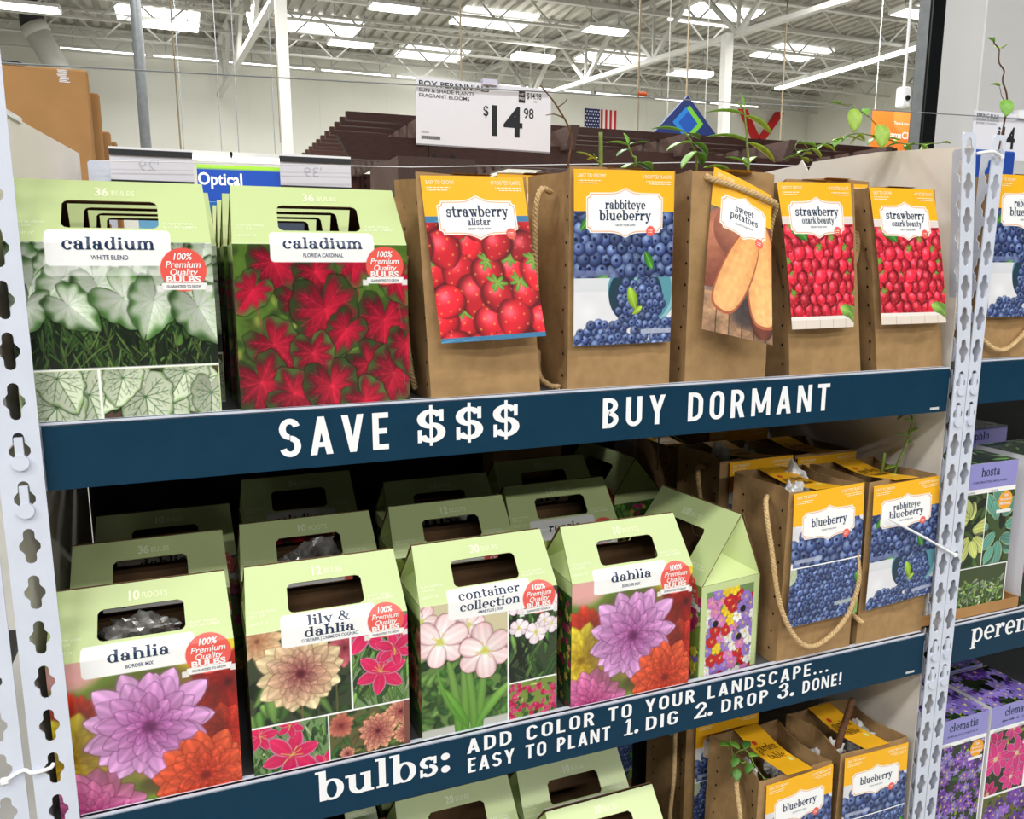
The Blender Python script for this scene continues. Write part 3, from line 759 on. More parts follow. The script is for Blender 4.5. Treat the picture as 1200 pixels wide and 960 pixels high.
def mk_mix():
    cv = carton_base(); T = []
    cv.paste(ph_phlox(CW, HW, KPP, [C3(214, 60, 120), C3(240, 220, 80), C3(150, 120, 200), C3(240, 240, 235)], 14), 0, 0)
    carton_head(cv, T, '100', 'BULBS', 'freesia', 'MIXED COLORS'); badge(cv, T, 164, CHW-16, 24)
    return cv, T
def mk_rear(count, unit, name='dahlia', sub='', seed=1):
    cv = Cv(CW, CPH, .7, GREEN); T = []
    c2 = Cv(CW, HW, .7, C3(90, 110, 60)); 
    cv.paste(ph_phlox(CW, HW, .7, [C3(200, 60, 110), C3(220, 180, 90), C3(190, 60, 60)], seed), 0, 0)
    carton_head(cv, T, count, unit, name, sub); badge(cv, T, 166, CHW-16, 24)
    return cv, T
# --- hang tags of the plant bags
YEL = C3(246, 182, 34)
def tag_label(cv, T, cx, cy, hw, hh, rows, bot=True):
    def shape(g, col):
        q = cv.win(cx-hw-g-2, cx+hw+g+2, cy-hh-g-8, cy+hh+g+8)
        sl, X, Y = q
        hx, hy, r = hw+g, hh+g, 4.
        b = 6.5*np.exp(-np.abs((X-cx)/9.)**1.3)*np.sign(Y-cy)
        dy = np.abs(Y-cy-b)-(hy-r); dx = np.abs(X-cx)-(hx-r)+0*Y
        d = np.hypot(np.maximum(dx, 0), np.maximum(dy, 0))+np.minimum(np.maximum(dx, dy), 0)-r
        nd = np.hypot(np.abs(X-cx)-hx, np.abs(Y-cy)-hy)-5.0          # notched corners
        d = np.maximum(d, -nd)
        cv.put(sl, np.clip(.5-d*cv.k, 0, 1), col)
    shape(3.2, C3(250, 248, 244)); shape(1.7, C3(226, 150, 84)); shape(.7, C3(246, 246, 246))
    for (txt, dy, xh, fit) in rows: T.append((slab(txt, cx, cy+dy, xh, 'c', fit=fit), NAVY))
def mk_tag(w, h, rows, pics, lab=(.52, 35, 13), sub_y=-10, count='2 ROOTED PLANTS', ppm=1.5, ytop=48, badge_xy=None):
    cv = Cv(w, h, ppm, WH); T = []
    for (c, x, y) in pics: cv.paste(c, x, y)
    cv.rect(0, h-ytop, w, h+2, YEL, .1)
    cy = h-ytop-2; lx = w*lab[0]
    tag_label(cv, T, lx, cy, w*lab[1]/100., lab[2], rows)
    T.append((sans('GROW YOUR OWN', lx, cy+sub_y, 2.6, 'c', .012, sx=.85), C3(110, 118, 130)))
    T.append((sans('EASY TO GROW!', 6, h-10, 4.6, 'l', .014, fit=w*.26), C3(252, 240, 200))); T.append(lines(6, h-14.5, 2, w*.22, 1.3, 3.2, C3(252, 236, 190)))
    T.append((sans(count, w-5, h-10, 4.6, 'r', .014, fit=w*.3), C3(252, 240, 200))); T.append(lines(w-5, h-14.5, 2, w*.26, 1.3, 3.2, C3(252, 236, 190), 'r'))
    bx, by = badge_xy or (lx+w*.25, cy-lab[2]-1)
    cv.disc(bx, by, 6.6, 6.6, C3(236, 98, 84)); T.append(lines(bx-3.6, by+.6, 2, 7, 1.2, 2.6, C3(250, 220, 214)))
    return cv, T
# ---------------------------------------------------------------- object builders
def obj(name, me, mats, parent=None, label=None, loc=None):
    o = bpy.data.objects.new(name, me); COL.objects.link(o)
    if me is not None and len(me.materials) == 0:
        for m in (mats if isinstance(mats, (list, tuple)) else [mats]): me.materials.append(m)
    if parent: o.parent = parent
    if label: o['label'] = label
    if loc: o.location = loc
    return o
def tag(o, label, cat, group=None, kind=None):
    o['label'] = label; o['category'] = cat
    if group: o['group'] = group
    if kind: o['kind'] = kind
    return o
def thing(name, label, cat, loc=(0, 0, 0), rz=0, group=None):
    o = bpy.data.objects.new(name, None); COL.objects.link(o); o.empty_display_size = .02
    o.location = loc; o.rotation_euler = (0, 0, rz)
    return tag(o, label, cat, group)
def struct(name, me, mats, label=None):
    o = obj(name, me, mats); o['kind'] = 'structure'
    return o
class MB:
    def __init__(s): s.V, s.F, s.m = [], [], []
    def poly(s, pts, mi=0):
        b = len(s.V); s.V += [tuple(p) for p in pts]; s.F.append(list(range(b, b+len(pts)))); s.m.append(mi)
    def hexa(s, p, mi=0):      # 8 points: bottom ring 0-3, top ring 4-7
        b = len(s.V); s.V += [tuple(q) for q in p]
        for f in ((3, 2, 1, 0), (4, 5, 6, 7), (0, 1, 5, 4), (1, 2, 6, 5), (2, 3, 7, 6), (3, 0, 4, 7)):
            s.F.append([b+i for i in f]); s.m.append(mi)
    def box(s, x0, x1, y0, y1, z0, z1, mi=0):
        s.hexa([(x0, y0, z0), (x1, y0, z0), (x1, y1, z0), (x0, y1, z0), (x0, y0, z1), (x1, y0, z1), (x1, y1, z1), (x0, y1, z1)], mi)
    def bar(s, a, b, w, h=None, mi=0, up=(0, 0, 1)):
        a, b = Vector(a), Vector(b); d = (b-a).normalized(); h = h or w
        u = Vector(up)
        if abs(d.dot(u)) > .97: u = Vector((1, 0, 0))
        r = d.cross(u).normalized()*w/2; u = r.cross(d).normalized()*h/2
        s.hexa([a-r-u, a+r-u, b+r-u, b-r-u, a-r+u, a+r+u, b+r+u, b-r+u], mi)
    def tube(s, pts, r, n=8, mi=0, caps=True):
        pts = [Vector(p) for p in pts]; rs_ = r if isinstance(r, (list, tuple)) else [r]*len(pts)
        b = len(s.V); pu = None
        for i, p in enumerate(pts):
            d = (pts[min(i+1, len(pts)-1)]-pts[max(i-1, 0)]).normalized()
            u = pu if pu is not None else (Vector((0, 0, 1)) if abs(d.z) < .9 else Vector((1, 0, 0)))
            x = d.cross(u); x = x.normalized() if x.length > 1e-6 else d.orthogonal().normalized(); u = x.cross(d).normalized(); pu = u
            for k in range(n):
                a = 2*PI*k/n; s.V.append(tuple(p+(x*math.cos(a)+u*math.sin(a))*rs_[i]))
        for i in range(len(pts)-1):
            for k in range(n):
                k2 = (k+1) % n
                s.F.append([b+i*n+k, b+i*n+k2, b+(i+1)*n+k2, b+(i+1)*n+k]); s.m.append(mi)
        if caps:
            s.F.append([b+k for k in range(n)][::-1]); s.m.append(mi); e = b+(len(pts)-1)*n
            s.F.append([e+k for k in range(n)]); s.m.append(mi)
    def add(s, V, F, mi=0):
        b = len(s.V); s.V += [tuple(v) for v in V]
        for f in F: s.F.append([b+i for i in f]); s.m.append(mi)
    def mesh(s, name, smooth=False):
        me = bpy.data.meshes.new(name); me.from_pydata(s.V, [], s.F); me.update()
        me.polygons.foreach_set('material_index', np.array(s.m, np.int32))
        if smooth: me.polygons.foreach_set('use_smooth', np.ones(len(s.F), bool))
        return me
def bevel_box(x0, x1, y0, y1, z0, z1, w, name, seg=2):
    bm = bmesh.new(); mb = MB(); mb.box(x0, x1, y0, y1, z0, z1)
    vs = [bm.verts.new(v) for v in mb.V]
    for f in mb.F: bm.faces.new([vs[i] for i in f])
    bmesh.ops.bevel(bm, geom=bm.edges[:], offset=w, segments=seg, affect='EDGES', profile=.5)
    me = bpy.data.meshes.new(name); bm.to_mesh(me); bm.free(); return me
def spline_pts(P, n=12):
    P = [Vector(p) for p in P]; out = []
    Q = [P[0]*2-P[1]]+P+[P[-1]*2-P[-2]]
    for i in range(1, len(Q)-2):
        for k in range(n):
            t = k/n; a, b, c, d = Q[i-1], Q[i], Q[i+1], Q[i+2]
            out.append(.5*((2*b)+(c-a)*t+(2*a-5*b+4*c-d)*t*t+(3*b-a-3*c+d)*t**3))
    out.append(P[-1]); return out
def rope_mesh(P, r=.0037, name='rope'):
    c = spline_pts(P, 26); mb = MB(); L = [0]
    for i in range(1, len(c)): L.append(L[-1]+(c[i]-c[i-1]).length)
    for st in range(3):
        pts = []
        for i, p in enumerate(c):
            d = (c[min(i+1, len(c)-1)]-c[max(0, i-1)]).normalized(); x = d.cross(Vector((.3, 1, .2))).normalized(); y = x.cross(d)
            a = 2*PI*(st/3+L[i]/.016); pts.append(p+(x*math.cos(a)+y*math.sin(a))*r*.55)
        mb.tube(pts, r*.62, 6)
    return mb.mesh(name, True)

# --- gable-topped bulb cartons
CD = .106
_cm = {}
def carton_meshes(kind, maker, side=None):
    if kind in _cm: return _cm[kind]
    cv, T = maker()
    dense = [CHW]
    fm = print_mesh('front_print', cv, T, carton_warp(CW), HOLE, cuts=dense)
    if FORM+'body' not in _cm:
        w = CW/2000; hw = CHW/1000; mb = MB(); th = .0015
        def rp(u, v, off, back=False):
            on = v > CHW; t = max(0, v-CHW)/RL; x = (u/1000-w)*(1-TAPER*t)
            ny, nz = (-CRISE/RL, CRUN/RL) if on else (-1, 0)
            y = t*CRUN/1000+ny*off; z = (CHW+t*CRISE if on else v)/1000+nz*off
            return (x, (CD-y if back else y)+SKEW*t/1000, z)
        for back in (False, True):
            def slab_(u0, u1, v0, v1):
                p = [rp(u0, v0+1e-3, -.0004, back), rp(u1, v0+1e-3, -.0004, back), rp(u1, v0+1e-3, -th, back), rp(u0, v0+1e-3, -th, back)]
                q = [rp(u0, v1, -.0004, back), rp(u1, v1, -.0004, back), rp(u1, v1, -th, back), rp(u0, v1, -th, back)]
                mb.hexa(p+q)
            x0, y0, x1, y1, r = HOLE
            slab_(0, CW, 0, CHW-.1)
            slab_(0, x0, CHW, CPH); slab_(x1, CW, CHW, CPH); slab_(x0, x1, CHW, y0); slab_(x0, x1, y1, CPH)
        mb.box(-w, w, .001, CD-.001, 0, .0015)
        _cm[FORM+'body'] = mb.mesh('body')
        cy = CD/2; ht = CH/1000-.0006
        for s in (-1, 1):
            gm = MB()
            x = s*(w-.0008); A, B = (x, .001, hw), (x, CD-.001, hw); Rr = (x*(1-TAPER)-s*.001, cy+SKEW/1000, ht-.002); Mi = (x-s*.03, cy, hw+.036)
            gm.poly([A, Mi, Rr]); gm.poly([B, Rr, Mi]); gm.poly([A, B, Mi]); _cm[FORM+'gusset'+str(s)] = gm.mesh('gusset')
        for nm, mk in (('side_flower', 1), ('side_dark', 2), ('side_red', 3)):
            for s in (-1, 1):
                c = Cv(CD*1000, CHW, KPP if mk == 1 else .8, GREEN)
                if mk == 1: c.paste(ph_freesia(CD*1000-24, CHW-12, KPP), 12, 0)
                elif mk == 2: c.paste(ph_phlox(CD*1000, CHW-20, .8, [C3(190, 60, 110), C3(220, 190, 90)], 77, C3(60, 84, 44)), 0, 0)
                else: c.paste(ph_dahl2(CD*1000, CHW-20, .8), 0, 0); c.blur(1.5)
                cvs = [c]
                def wp(U, V, off, s=s): return np.stack([np.full_like(U, s*(w)), (U if s > 0 else CD*1000-U)/1000., V/1000.], -1)
                _cm[FORM+nm+str(s)] = print_mesh(nm, c, [], wp)
    _cm[kind] = fm
    return fm
def carton(kind, maker, x, y, z, label, group, rz=0, side='side_dark', cat='bulb carton', sc=1.):
    fm = carton_meshes(kind, maker)
    t = thing('bulb_carton', label, cat, (x, y, z), rz, group); t.scale = (sc, sc, sc)
    obj('front_panel', fm, M['print'], t); obj('carton_body', _cm[FORM+'body'], M['liner'], t)
    for s in (-1, 1): obj('gable_gusset', _cm[FORM+'gusset'+str(s)], M['green'], t); obj('side_panel', _cm[FORM+side+str(s)], M['print'], t)
    return t

# --- kraft bags with a printed hang tag
def bag(label, x0, x1, y0, d, z0, z1, tx0=None, tx1=None, ty=0., seed=1, group=None, tagm=None, tagq=None, tagbend=(.0, .0), handle=None, strap=True, tagw=None, rope_side=True, wr=1.):
    tx0 = x0 if tx0 is None else tx0; tx1 = x1 if tx1 is None else tx1
    cx, cy = (x0+x1)/2, y0+d/2; g = random.Random(seed)
    t = thing('plant_bag', label, 'plant bag', (cx, cy, z0), 0, group)
    H = z1-z0; gus = .014
    ph = [g.uniform(0, 6.28) for _ in range(12)]
    def P(face, s, v, wob=True):
        xa, xb = x0+(tx0-x0)*v-cx, x1+(tx1-x1)*v-cx; ya = y0-cy+ty*v; yb = y0+d-cy+ty*v
        n = math.sin(v*7+ph[0]+s*3)*.0022+math.sin(s*9+v*4+ph[1])*.0016+math.sin(v*17+s*6+ph[2])*.0012
        n *= wr*math.sin(PI*min(1, max(0, s)))**.5*min(1, v*4+.15)
        if not wob: n = 0
        gu = gus*math.sin(PI*s)*min(1, v*1.3+.1)
        z = H*v+(math.sin(s*5+ph[3])*.0015 if v > .98 else 0)
        if face == 0: return (xa+(xb-xa)*s, ya-n-.003*math.sin(PI*s)*math.sin(PI*v), z)
        if face == 1: return (xb-gu-n, ya+(yb-ya)*s, z)
        if face == 2: return (xb+(xa-xb)*s, yb+n, z)
        return (xa+gu+n, yb+(ya-yb)*s, z)
    N, K = 12, 18; V, F = [], []
    for j in range(K+1):
        for f in range(4):
            for i in range(N): V.append(P(f, i/N, j/K))
    R = 4*N
    for j in range(K):
        for i in range(R): F.append([j*R+i, j*R+(i+1) % R, (j+1)*R+(i+1) % R, (j+1)*R+i])
    F.append(list(range(R))[::-1])
    mb = MB(); mb.add(V, F)
    me = mb.mesh('bag_body', False)
    o = obj('bag_body', me, [M['kraft']], t)
    sol = o.modifiers.new('thick', 'SOLIDIFY'); sol.thickness = .0009; sol.offset = -1
    hm = MB()
    for face in ((3, 1) if rope_side else (3,)):
        for s in (.14, .86):
            for j in range(9):
                v = .08+j*.1; c = Vector(P(face, s, v)); dx = -.0008 if face == 3 else .0008
                hm.poly([(c.x+dx+(-.0008 if face == 3 else .0008)*0, c.y+.0022*math.cos(a*PI/5), c.z+.0022*math.sin(a*PI/5)) for a in range(10)])
    hb = obj('punched_hole', hm.mesh('punched_hole'), M['hole'], t); hb['kind'] = 'stuff'
    for hp in (handle or []):
        obj('rope_handle', rope_mesh([(a-cx, b-cy, c-z0) for a, b, c in hp]), M['rope'], t)
    if tagm:
        cvT, w_, h_ = tagm
        TL, TR, BL, BR = [np.array([q[0]-cx, q[1]-cy, q[2]-z0]) for q in tagq]
        bu, bv = tagbend
        def wp(U, Vv, off):
            a = (U/w_)[:, None]; b = (Vv/h_)[:, None]
            p = (TL*(1-a)+TR*a)*b+(BL*(1-a)+BR*a)*(1-b)
            p[:, 1] += -(off/1000)-bu*np.sin(PI*a[:, 0])-bv*np.sin(PI*b[:, 0])
            return p
        cv, T = cvT
        obj('hang_tag', print_mesh('hang_tag', cv, T, wp, cuts=[h_*i/12 for i in range(1, 12)], ucuts=[w_*i/10 for i in range(1, 10)], lift=.3), M['tagprint'], t)
    if strap:
        sw = .052; cvs, Ts = strap_print()
        xa = (tx0+tx1)/2-cx; ya = y0+ty-cy
        if tagq: ya = min(ya, (tagq[0][1]+tagq[1][1])/2-cy); xa = ((tagq[0][0]+tagq[1][0])/2-cx)*.6+xa*.4
        yb = y0+d+ty-cy
        def ws(U, Vv, off):
            b = Vv/110.; return np.stack([xa+(U-26)/1000., ya+(yb-ya)*b, H+.0015-.012*np.sin(PI*b)**1.5*.6+.006*np.sin(PI*b*.5)*0+off/1000.], -1)
        obj('tag_strap', print_mesh('tag_strap', cvs, Ts, ws, cuts=[11*i for i in range(1, 10)]), M['tagprint'], t)
    return t
def strap_print():
    cv = Cv(52, 110, .9, YEL); T = []
    dk = C3(70, 40, 20)
    T.append((slab('garden', 26, 60, 9, 'c', fit=40), dk)); T.append((slab('table', 28, 40, 9, 'c', fit=32), dk)); T.append((sans('to', 6, 52, 5, 'l', .02), dk))
    cv.disc(14, 78, 4.2, 4.2, C3(200, 60, 40)); cv.disc(42, 32, 5, 5, C3(214, 220, 90)); cv.disc(42, 32, 3.6, 3.6, C3(236, 232, 150))
    return cv, T

# --- slotted rack uprights
def keyhole(cx, cz, w=.0105, bw=.0195, h=.038):
    a, b, hh = w/2, bw/2, h/2; P = []
    for i in range(7):
        an = PI*i/6; P.append((cx+a*math.cos(an), cz+hh-a+a*math.sin(an)))
    P += [(cx-a, cz+.008), (cx-b, cz+.0025), (cx-b, cz-.0025), (cx-a, cz-.008)]
    for i in range(7):
        an = PI+PI*i/6; P.append((cx+a*math.cos(an), cz-hh+a+a*math.sin(an)))
    P += [(cx+a, cz-.008), (cx+b, cz-.0025), (cx+b, cz+.0025), (cx+a, cz+.008)]
    return P
def slotted(name, x0, x1, z0, z1, cols, zs, th=.002, rc=.004, shear=None):
    cu = bpy.data.curves.new(name, 'CURVE'); cu.dimensions = '2D'; cu.fill_mode = 'BOTH'; cu.extrude = th/2
    def sp(P):
        s = cu.splines.new('POLY'); s.points.add(len(P)-1)
        for i, (x, y) in enumerate(P): s.points[i].co = (x, y, 0, 1)
        s.use_cyclic_u = True
    nz = max(2, int((z1-z0)/.05))
    sp([(x0, z0+(z1-z0)*i/nz) for i in range(nz)]+[(x0, z1-rc), (x0+rc, z1), (x1-rc, z1), (x1, z1-rc)]+[(x1, z1-rc-(z1-rc-z0)*i/nz) for i in range(1, nz+1)])
    for c in cols:
        for z in zs:
            if z0+.025 < z < z1-.025: sp(keyhole(c, z))
    ob = bpy.data.objects.new(name, cu); me = bpy.data.meshes.new_from_object(ob)
    bpy.data.objects.remove(ob); bpy.data.curves.remove(cu)
    n = len(me.vertices); co = np.empty(n*3, np.float32); me.vertices.foreach_get('co', co); co = co.reshape(-1, 3)
    out = np.stack([co[:, 0], -co[:, 2], co[:, 1]], -1)
    if shear: out[:, 0] += shear[1]*np.maximum(0, out[:, 2]-shear[0])
    me.vertices.foreach_set('co', out.ravel().astype(np.float32)); me.update()
    return me

# --- leaves and sprouts
def leaf_mesh(L, W, fold=.25, droop=.25, n=8, name='leaf'):
    V, F = [], []
    for i in range(n+1):
        t = i/n; w = W*(max(t, .0001)**.7*(max(1-t, 0))**.75)/.42 if 0 < t < 1 else .0006
        z = -droop*L*t*t
        V += [(-w/2, L*t, z+fold*w), (0, L*t, z), (w/2, L*t, z+fold*w)]
    for i in range(n):
        for k in (0, 1): F.append([3*i+k, 3*i+k+1, 3*i+k+4, 3*i+k+3])
    mb = MB(); mb.add(V, F); return mb.mesh(name, True)
M['leaf'] = mat('fresh_green_leaf', rgb(130, 186, 74), .45, noise=.3, nscale=90, spec=.4)
M['leaf_pale'] = mat('pale_green_leaf', rgb(160, 196, 78), .45, noise=.25, nscale=90, spec=.4)
M['leaf_dark'] = mat('deep_green_leaf', rgb(88, 138, 60), .45, noise=.3, nscale=90, spec=.4)
M['stem_green'] = mat('green_stem', rgb(120, 140, 60), .6, noise=.3, nscale=200)
M['twig'] = mat('brown_twig_bark', rgb(112, 78, 56), .8, noise=.4, nscale=150, spec=.2)
def sprout(label, stems, leaves, lm='leaf', sm='stem_green', name='plant_sprout', cat='plant', group=None):
    """stems: [(pts, r0, r1)]; leaves: [(pos, yaw, pitch, L, W)] in world metres"""
    o0 = Vector(stems[0][0][0]); t = thing(name, label, cat, o0, 0, group)
    for pts, r0, r1 in stems:
        c = spline_pts([Vector(p)-o0 for p in pts], 6); mb = MB(); n = len(c)
        mb.tube(c, [r0+(r1-r0)*i/(n-1) for i in range(n)], 6)
        obj('stem', mb.mesh('stem', True), M[sm], t)
    for i, (p, yw, pt, L, W) in enumerate(leaves):
        o = obj('leaf', leaf_mesh(L, W, .2, .22), M[lm[i % len(lm)] if isinstance(lm, list) else lm], t)
        o.location = Vector(p)-o0; o.rotation_euler = (R_(pt), 0, R_(yw))
        s = o.modifiers.new('thick', 'SOLIDIFY'); s.thickness = .0004
    return t
def crumple(label, x, y, z, sx, sy, sz, m, seed, name='plastic_wrap', cat='wrapper', amp=.35):
    bm = bmesh.new(); bmesh.ops.create_icosphere(bm, subdivisions=4, radius=1)
    g = np.random.default_rng(seed); D = g.normal(size=(16, 3)); D /= np.linalg.norm(D, axis=1)[:, None]; o_ = g.uniform(.45, 1., 16); f_ = g.uniform(0, 6, 4)
    for v in bm.verts:
        n = np.array(v.co); k = min(1.35, min([o_[i]/max(.05, float(D[i]@n)) for i in range(16) if float(D[i]@n) > .05] or [1]))
        k *= 1+.3*abs(math.sin(n[0]*5+f_[0]+3*n[2]))*math.sin(n[1]*6+n[2]*4+f_[1])+.16*abs(math.sin(n[2]*11+n[0]*7+f_[2]))+.1*math.sin(n[0]*17+n[1]*13+f_[3]); v.co = Vector(n*k*.72); v.co.x *= sx; v.co.y *= sy; v.co.z *= sz
    me = bpy.data.meshes.new(name); bm.to_mesh(me); bm.free()
    o = obj(name, me, m, None, None, (x, y, z)); return tag(o, label, cat)
def sheet(name, w, h, bgc, texts, mat_='sign', ppm=.6, th=.0015, paint=None, tform=None):
    """a flat printed sheet standing in the XZ plane, centred on x, bottom at z=0, with real thickness; sizes in m"""
    cv = Cv(w*1000, h*1000, ppm, bgc)
    if paint: paint(cv)
    T = texts
    def wp(U, V, off): return np.stack([(U-w*500)/1000, -off/1000-th/2, V/1000], -1)
    me = print_mesh(name, cv, T, wp, lift=max(.25, w*1.2), smooth=False)
    bm = bmesh.new(); bm.from_mesh(me); mb = MB(); mb.box(-w/2, w/2, -th/2+.0002, th/2, 0, h)
    vs = [bm.verts.new(v) for v in mb.V]
    for f in mb.F: bm.faces.new([vs[i] for i in f])
    bm.to_mesh(me); bm.free()
    ca = me.color_attributes['Col']; n = len(ca.data); c4 = np.empty(n*4, np.float32); ca.data.foreach_get('color', c4); c4 = c4.reshape(-1, 4); c4[-8:, :3] = lin(np.asarray(bgc)); c4[-8:, 3] = 1
    ca.data.foreach_set('color', c4.ravel())
    return me
# ---------------------------------------------------------------- the hall
M['wall'] = mat('off_white_wall_panel', rgb(232, 232, 222), .7, noise=.04, nscale=.8, spec=.2)
M['deckroof'] = mat('white_painted_roof_deck', rgb(176, 174, 164), .6, noise=.06, nscale=2)
M['joist'] = mat('white_painted_joist_steel', rgb(206, 206, 200), .5, noise=.05, nscale=3)
M['floor'] = mat('polished_concrete', rgb(168, 166, 160), .35, noise=.15, nscale=1.5)
M['lamp'] = mat('lit_lamp_diffuser', (1, 1, .94, 1), .5, emit=4.0)
M['skyl'] = mat('daylit_roof_light', (1, 1, 1, 1), .5, emit=2.2)
M['grey_steel'] = mat('grey_galvanised_steel', rgb(150, 155, 158), .4, metal=.4, noise=.15, nscale=20)
M['wood'] = mat('dark_stained_timber', rgb(80, 46, 37), .6, noise=.35, nscale=9, stretch=(1.5, 14, 14), bump=.2)
M['wood2'] = mat('weathered_grey_brown_timber', rgb(98, 74, 66), .65, noise=.3, nscale=9, stretch=(14, 1.5, 14), bump=.2)
M['black'] = mat('black_plastic_profile', rgb(22, 24, 26), .3, noise=.3, nscale=8)
WX0, WX1, WY0, WY1, ZC = -12., 21.9, -14., 24.5, 7.62
def bmesh_box(name, *a):
    mb = MB(); mb.box(*a); return mb.mesh(name)
struct('floor', bmesh_box('floor', WX0, WX1, WY0, WY1, -.1, 0), M['floor'])
mb = MB(); mb.box(WX0, WX1, WY1, WY1+.2, 0, ZC+.6)
for i in range(34): mb.box(WX0+i*1.0, WX0+i*1.0+.02, WY1-.008, WY1, 3.2, ZC)
mb.box(WX0, WX1, WY1-.06, WY1, 3.15, 3.25)
struct('wall_back', mb.mesh('wall_back'), M['wall'])
mb = MB(); mb.box(WX1, WX1+.2, WY0, WY1, 0, ZC+.6)
for i in range(24): mb.box(WX1-.008, WX1, WY1-i*1.2, WY1-i*1.2+.02, 3.0, ZC)
struct('wall_right', mb.mesh('wall_right'), M['wall'])
struct('wall_left', bmesh_box('wall_left', WX0-.2, WX0, 3, WY1, 0, ZC+.6), M['wall'])
SKY = [(7.6, 19.5), (7.1, 23.3), (3.7, 21.6), (-.2, 22.4), (12.2, 21.9), (12.6, 17.2), (16.8, 19.4), (17.6, 14.6), (-4, 17), (2, 15.5)]
mb = MB(); n = int((WX1-WX0)/.3)
for i in range(n):          # trapezoid roof deck
    x = WX0+i*.3
    mb.box(x, x+.3, 6, WY1, ZC+.075, ZC+.1); mb.hexa([(x+.02, 6, ZC), (x+.17, 6, ZC), (x+.17, WY1, ZC), (x+.02, WY1, ZC), (x, 6, ZC+.075), (x+.19, 6, ZC+.075), (x+.19, WY1, ZC+.075), (x, WY1, ZC+.075)])
struct('ceiling', mb.mesh('ceiling'), M['deckroof'])
for i, (x, y) in enumerate(SKY):
    struct('window_%d' % (i+1), bmesh_box('roof_light', x-.95, x+.95, y-.7, y+.7, ZC-.06, ZC-.01), M['skyl'])
def joist(y, x0=WX0, x1=WX1):
    mb = MB(); zb, zt = 6.95, 7.58
    mb.box(x0, x1, y-.05, y+.05, zt-.05, zt); mb.box(x0, x1, y-.05, y+.05, zb, zb+.05)
    x = x0; k = 0
    while x < x1-.7:
        mb.bar((x, y, zb if k % 2 else zt), (x+.7, y, zt if k % 2 else zb), .035); x += .7; k += 1
    o = struct('ceiling_joist', mb.mesh('ceiling_joist'), M['joist'])
for k in range(9): joist(10.8+k*1.65)
def girder(xa, ya, xb, yb):
    mb = MB(); zb, zt = 6.2, 7.45
    d = Vector((xb-xa, yb-ya, 0)); L = d.length; d /= L
    A = lambda t, z: (xa+d.x*t, ya+d.y*t, z)
    mb.bar(A(0, zt), A(L, zt), .14, .1); mb.bar(A(0, zb), A(L, zb), .14, .1)
    t = 0; k = 0
    while t < L-1.4:
        mb.bar(A(t, zb if k % 2 else zt), A(t+1.3, zt if k % 2 else zb), .09)
        if k % 2 == 0: mb.bar(A(t+1.3, zb), A(t+1.3, zt), .06)
        t += 1.3; k += 1
    struct('ceiling_girder', mb.mesh('ceiling_girder'), M['joist'])
girder(2.2, 8.5, 1.22, 24.4); girder(12.0, 7.5, 9.0, 24.4)
for x in (1.77, 10.68):
    mb = MB(); mb.box(x-.09, x+.09, 14-.09, 14+.09, 0, 6.2); mb.box(x-.2, x+.2, 13.8, 14.2, 0, .03)
    struct('column', mb.mesh('column'), M['joist'])
# lamps
def lamp(x, y, z, L, label, w=.32, group='ceiling lamps in the hall'):
    t = thing('ceiling_lamp', label, 'ceiling lamp', (x, y, z), 0, group)
    mb = MB(); mb.box(-L/2, L/2, -w/2, w/2, .03, .1); mb.box(-L/2-.03, -L/2, -w/2, w/2, 0, .1); mb.box(L/2, L/2+.03, -w/2, w/2, 0, .1)
    obj('lamp_housing', mb.mesh('lamp_housing'), M['joist'], t)
    mb = MB()
    for k in range(8):
        a0, a1 = PI*k/8, PI*(k+1)/8
        mb.poly([(-L/2, -w/2*math.cos(a0), .03-.07*math.sin(a0)), (L/2, -w/2*math.cos(a0), .03-.07*math.sin(a0)), (L/2, -w/2*math.cos(a1), .03-.07*math.sin(a1)), (-L/2, -w/2*math.cos(a1), .03-.07*math.sin(a1))])
    obj('lamp_diffuser', mb.mesh('lamp_diffuser'), M['lamp'], t)
    mb = MB()
    for s in (-1, 1): mb.tube([(s*L*.35, 0, .1), (s*L*.35, 0, ZC-z)], .008, 5)
    obj('hanger_rod', mb.mesh('hanger_rod'), M['grey_steel'], t)
WHERE = ['beside the top edge of the photo above the price sign', 'left of the price sign, further back', 'highest lamp right of the price sign', 'just above the right corner of the price sign', 'beyond the right white column, low near the far wall', 'beside the black upright profile, top right', 'at the top left corner, above the brown cartons', 'large and bright, right above the grey conduit']
for (x, y, z, L), wv in zip([(4.26, 16.26, 6.6, .95), (3.95, 19.29, 6.6, 1.0), (8.96, 16.11, 6.6, .95), (8.46, 19.01, 6.6, .95), (13.08, 19., 6.6, 1.2), (14.5, 12.69, 6.6, 1.3), (-2.63, 18.93, 6.6, 1.2), (-.05, 19.28, 6.6, 1.3)], WHERE):
    lamp(x, y, z, L, 'white glowing strip lamp '+wv, .42)
ks = [(-1.6, 2), (.6, 2), (2.8, 2), (5.0, 2), (7.2, 2), (9.4, 2), (11.6, 2), (13.8, 2), (16.0, 2), (18.2, 2)]
for k, (x, L) in enumerate(ks):
    lamp(x, 24.0, 7.0, L, 'long thin wall strip lamp along the far wall', .12, 'strip lamps along the far wall')
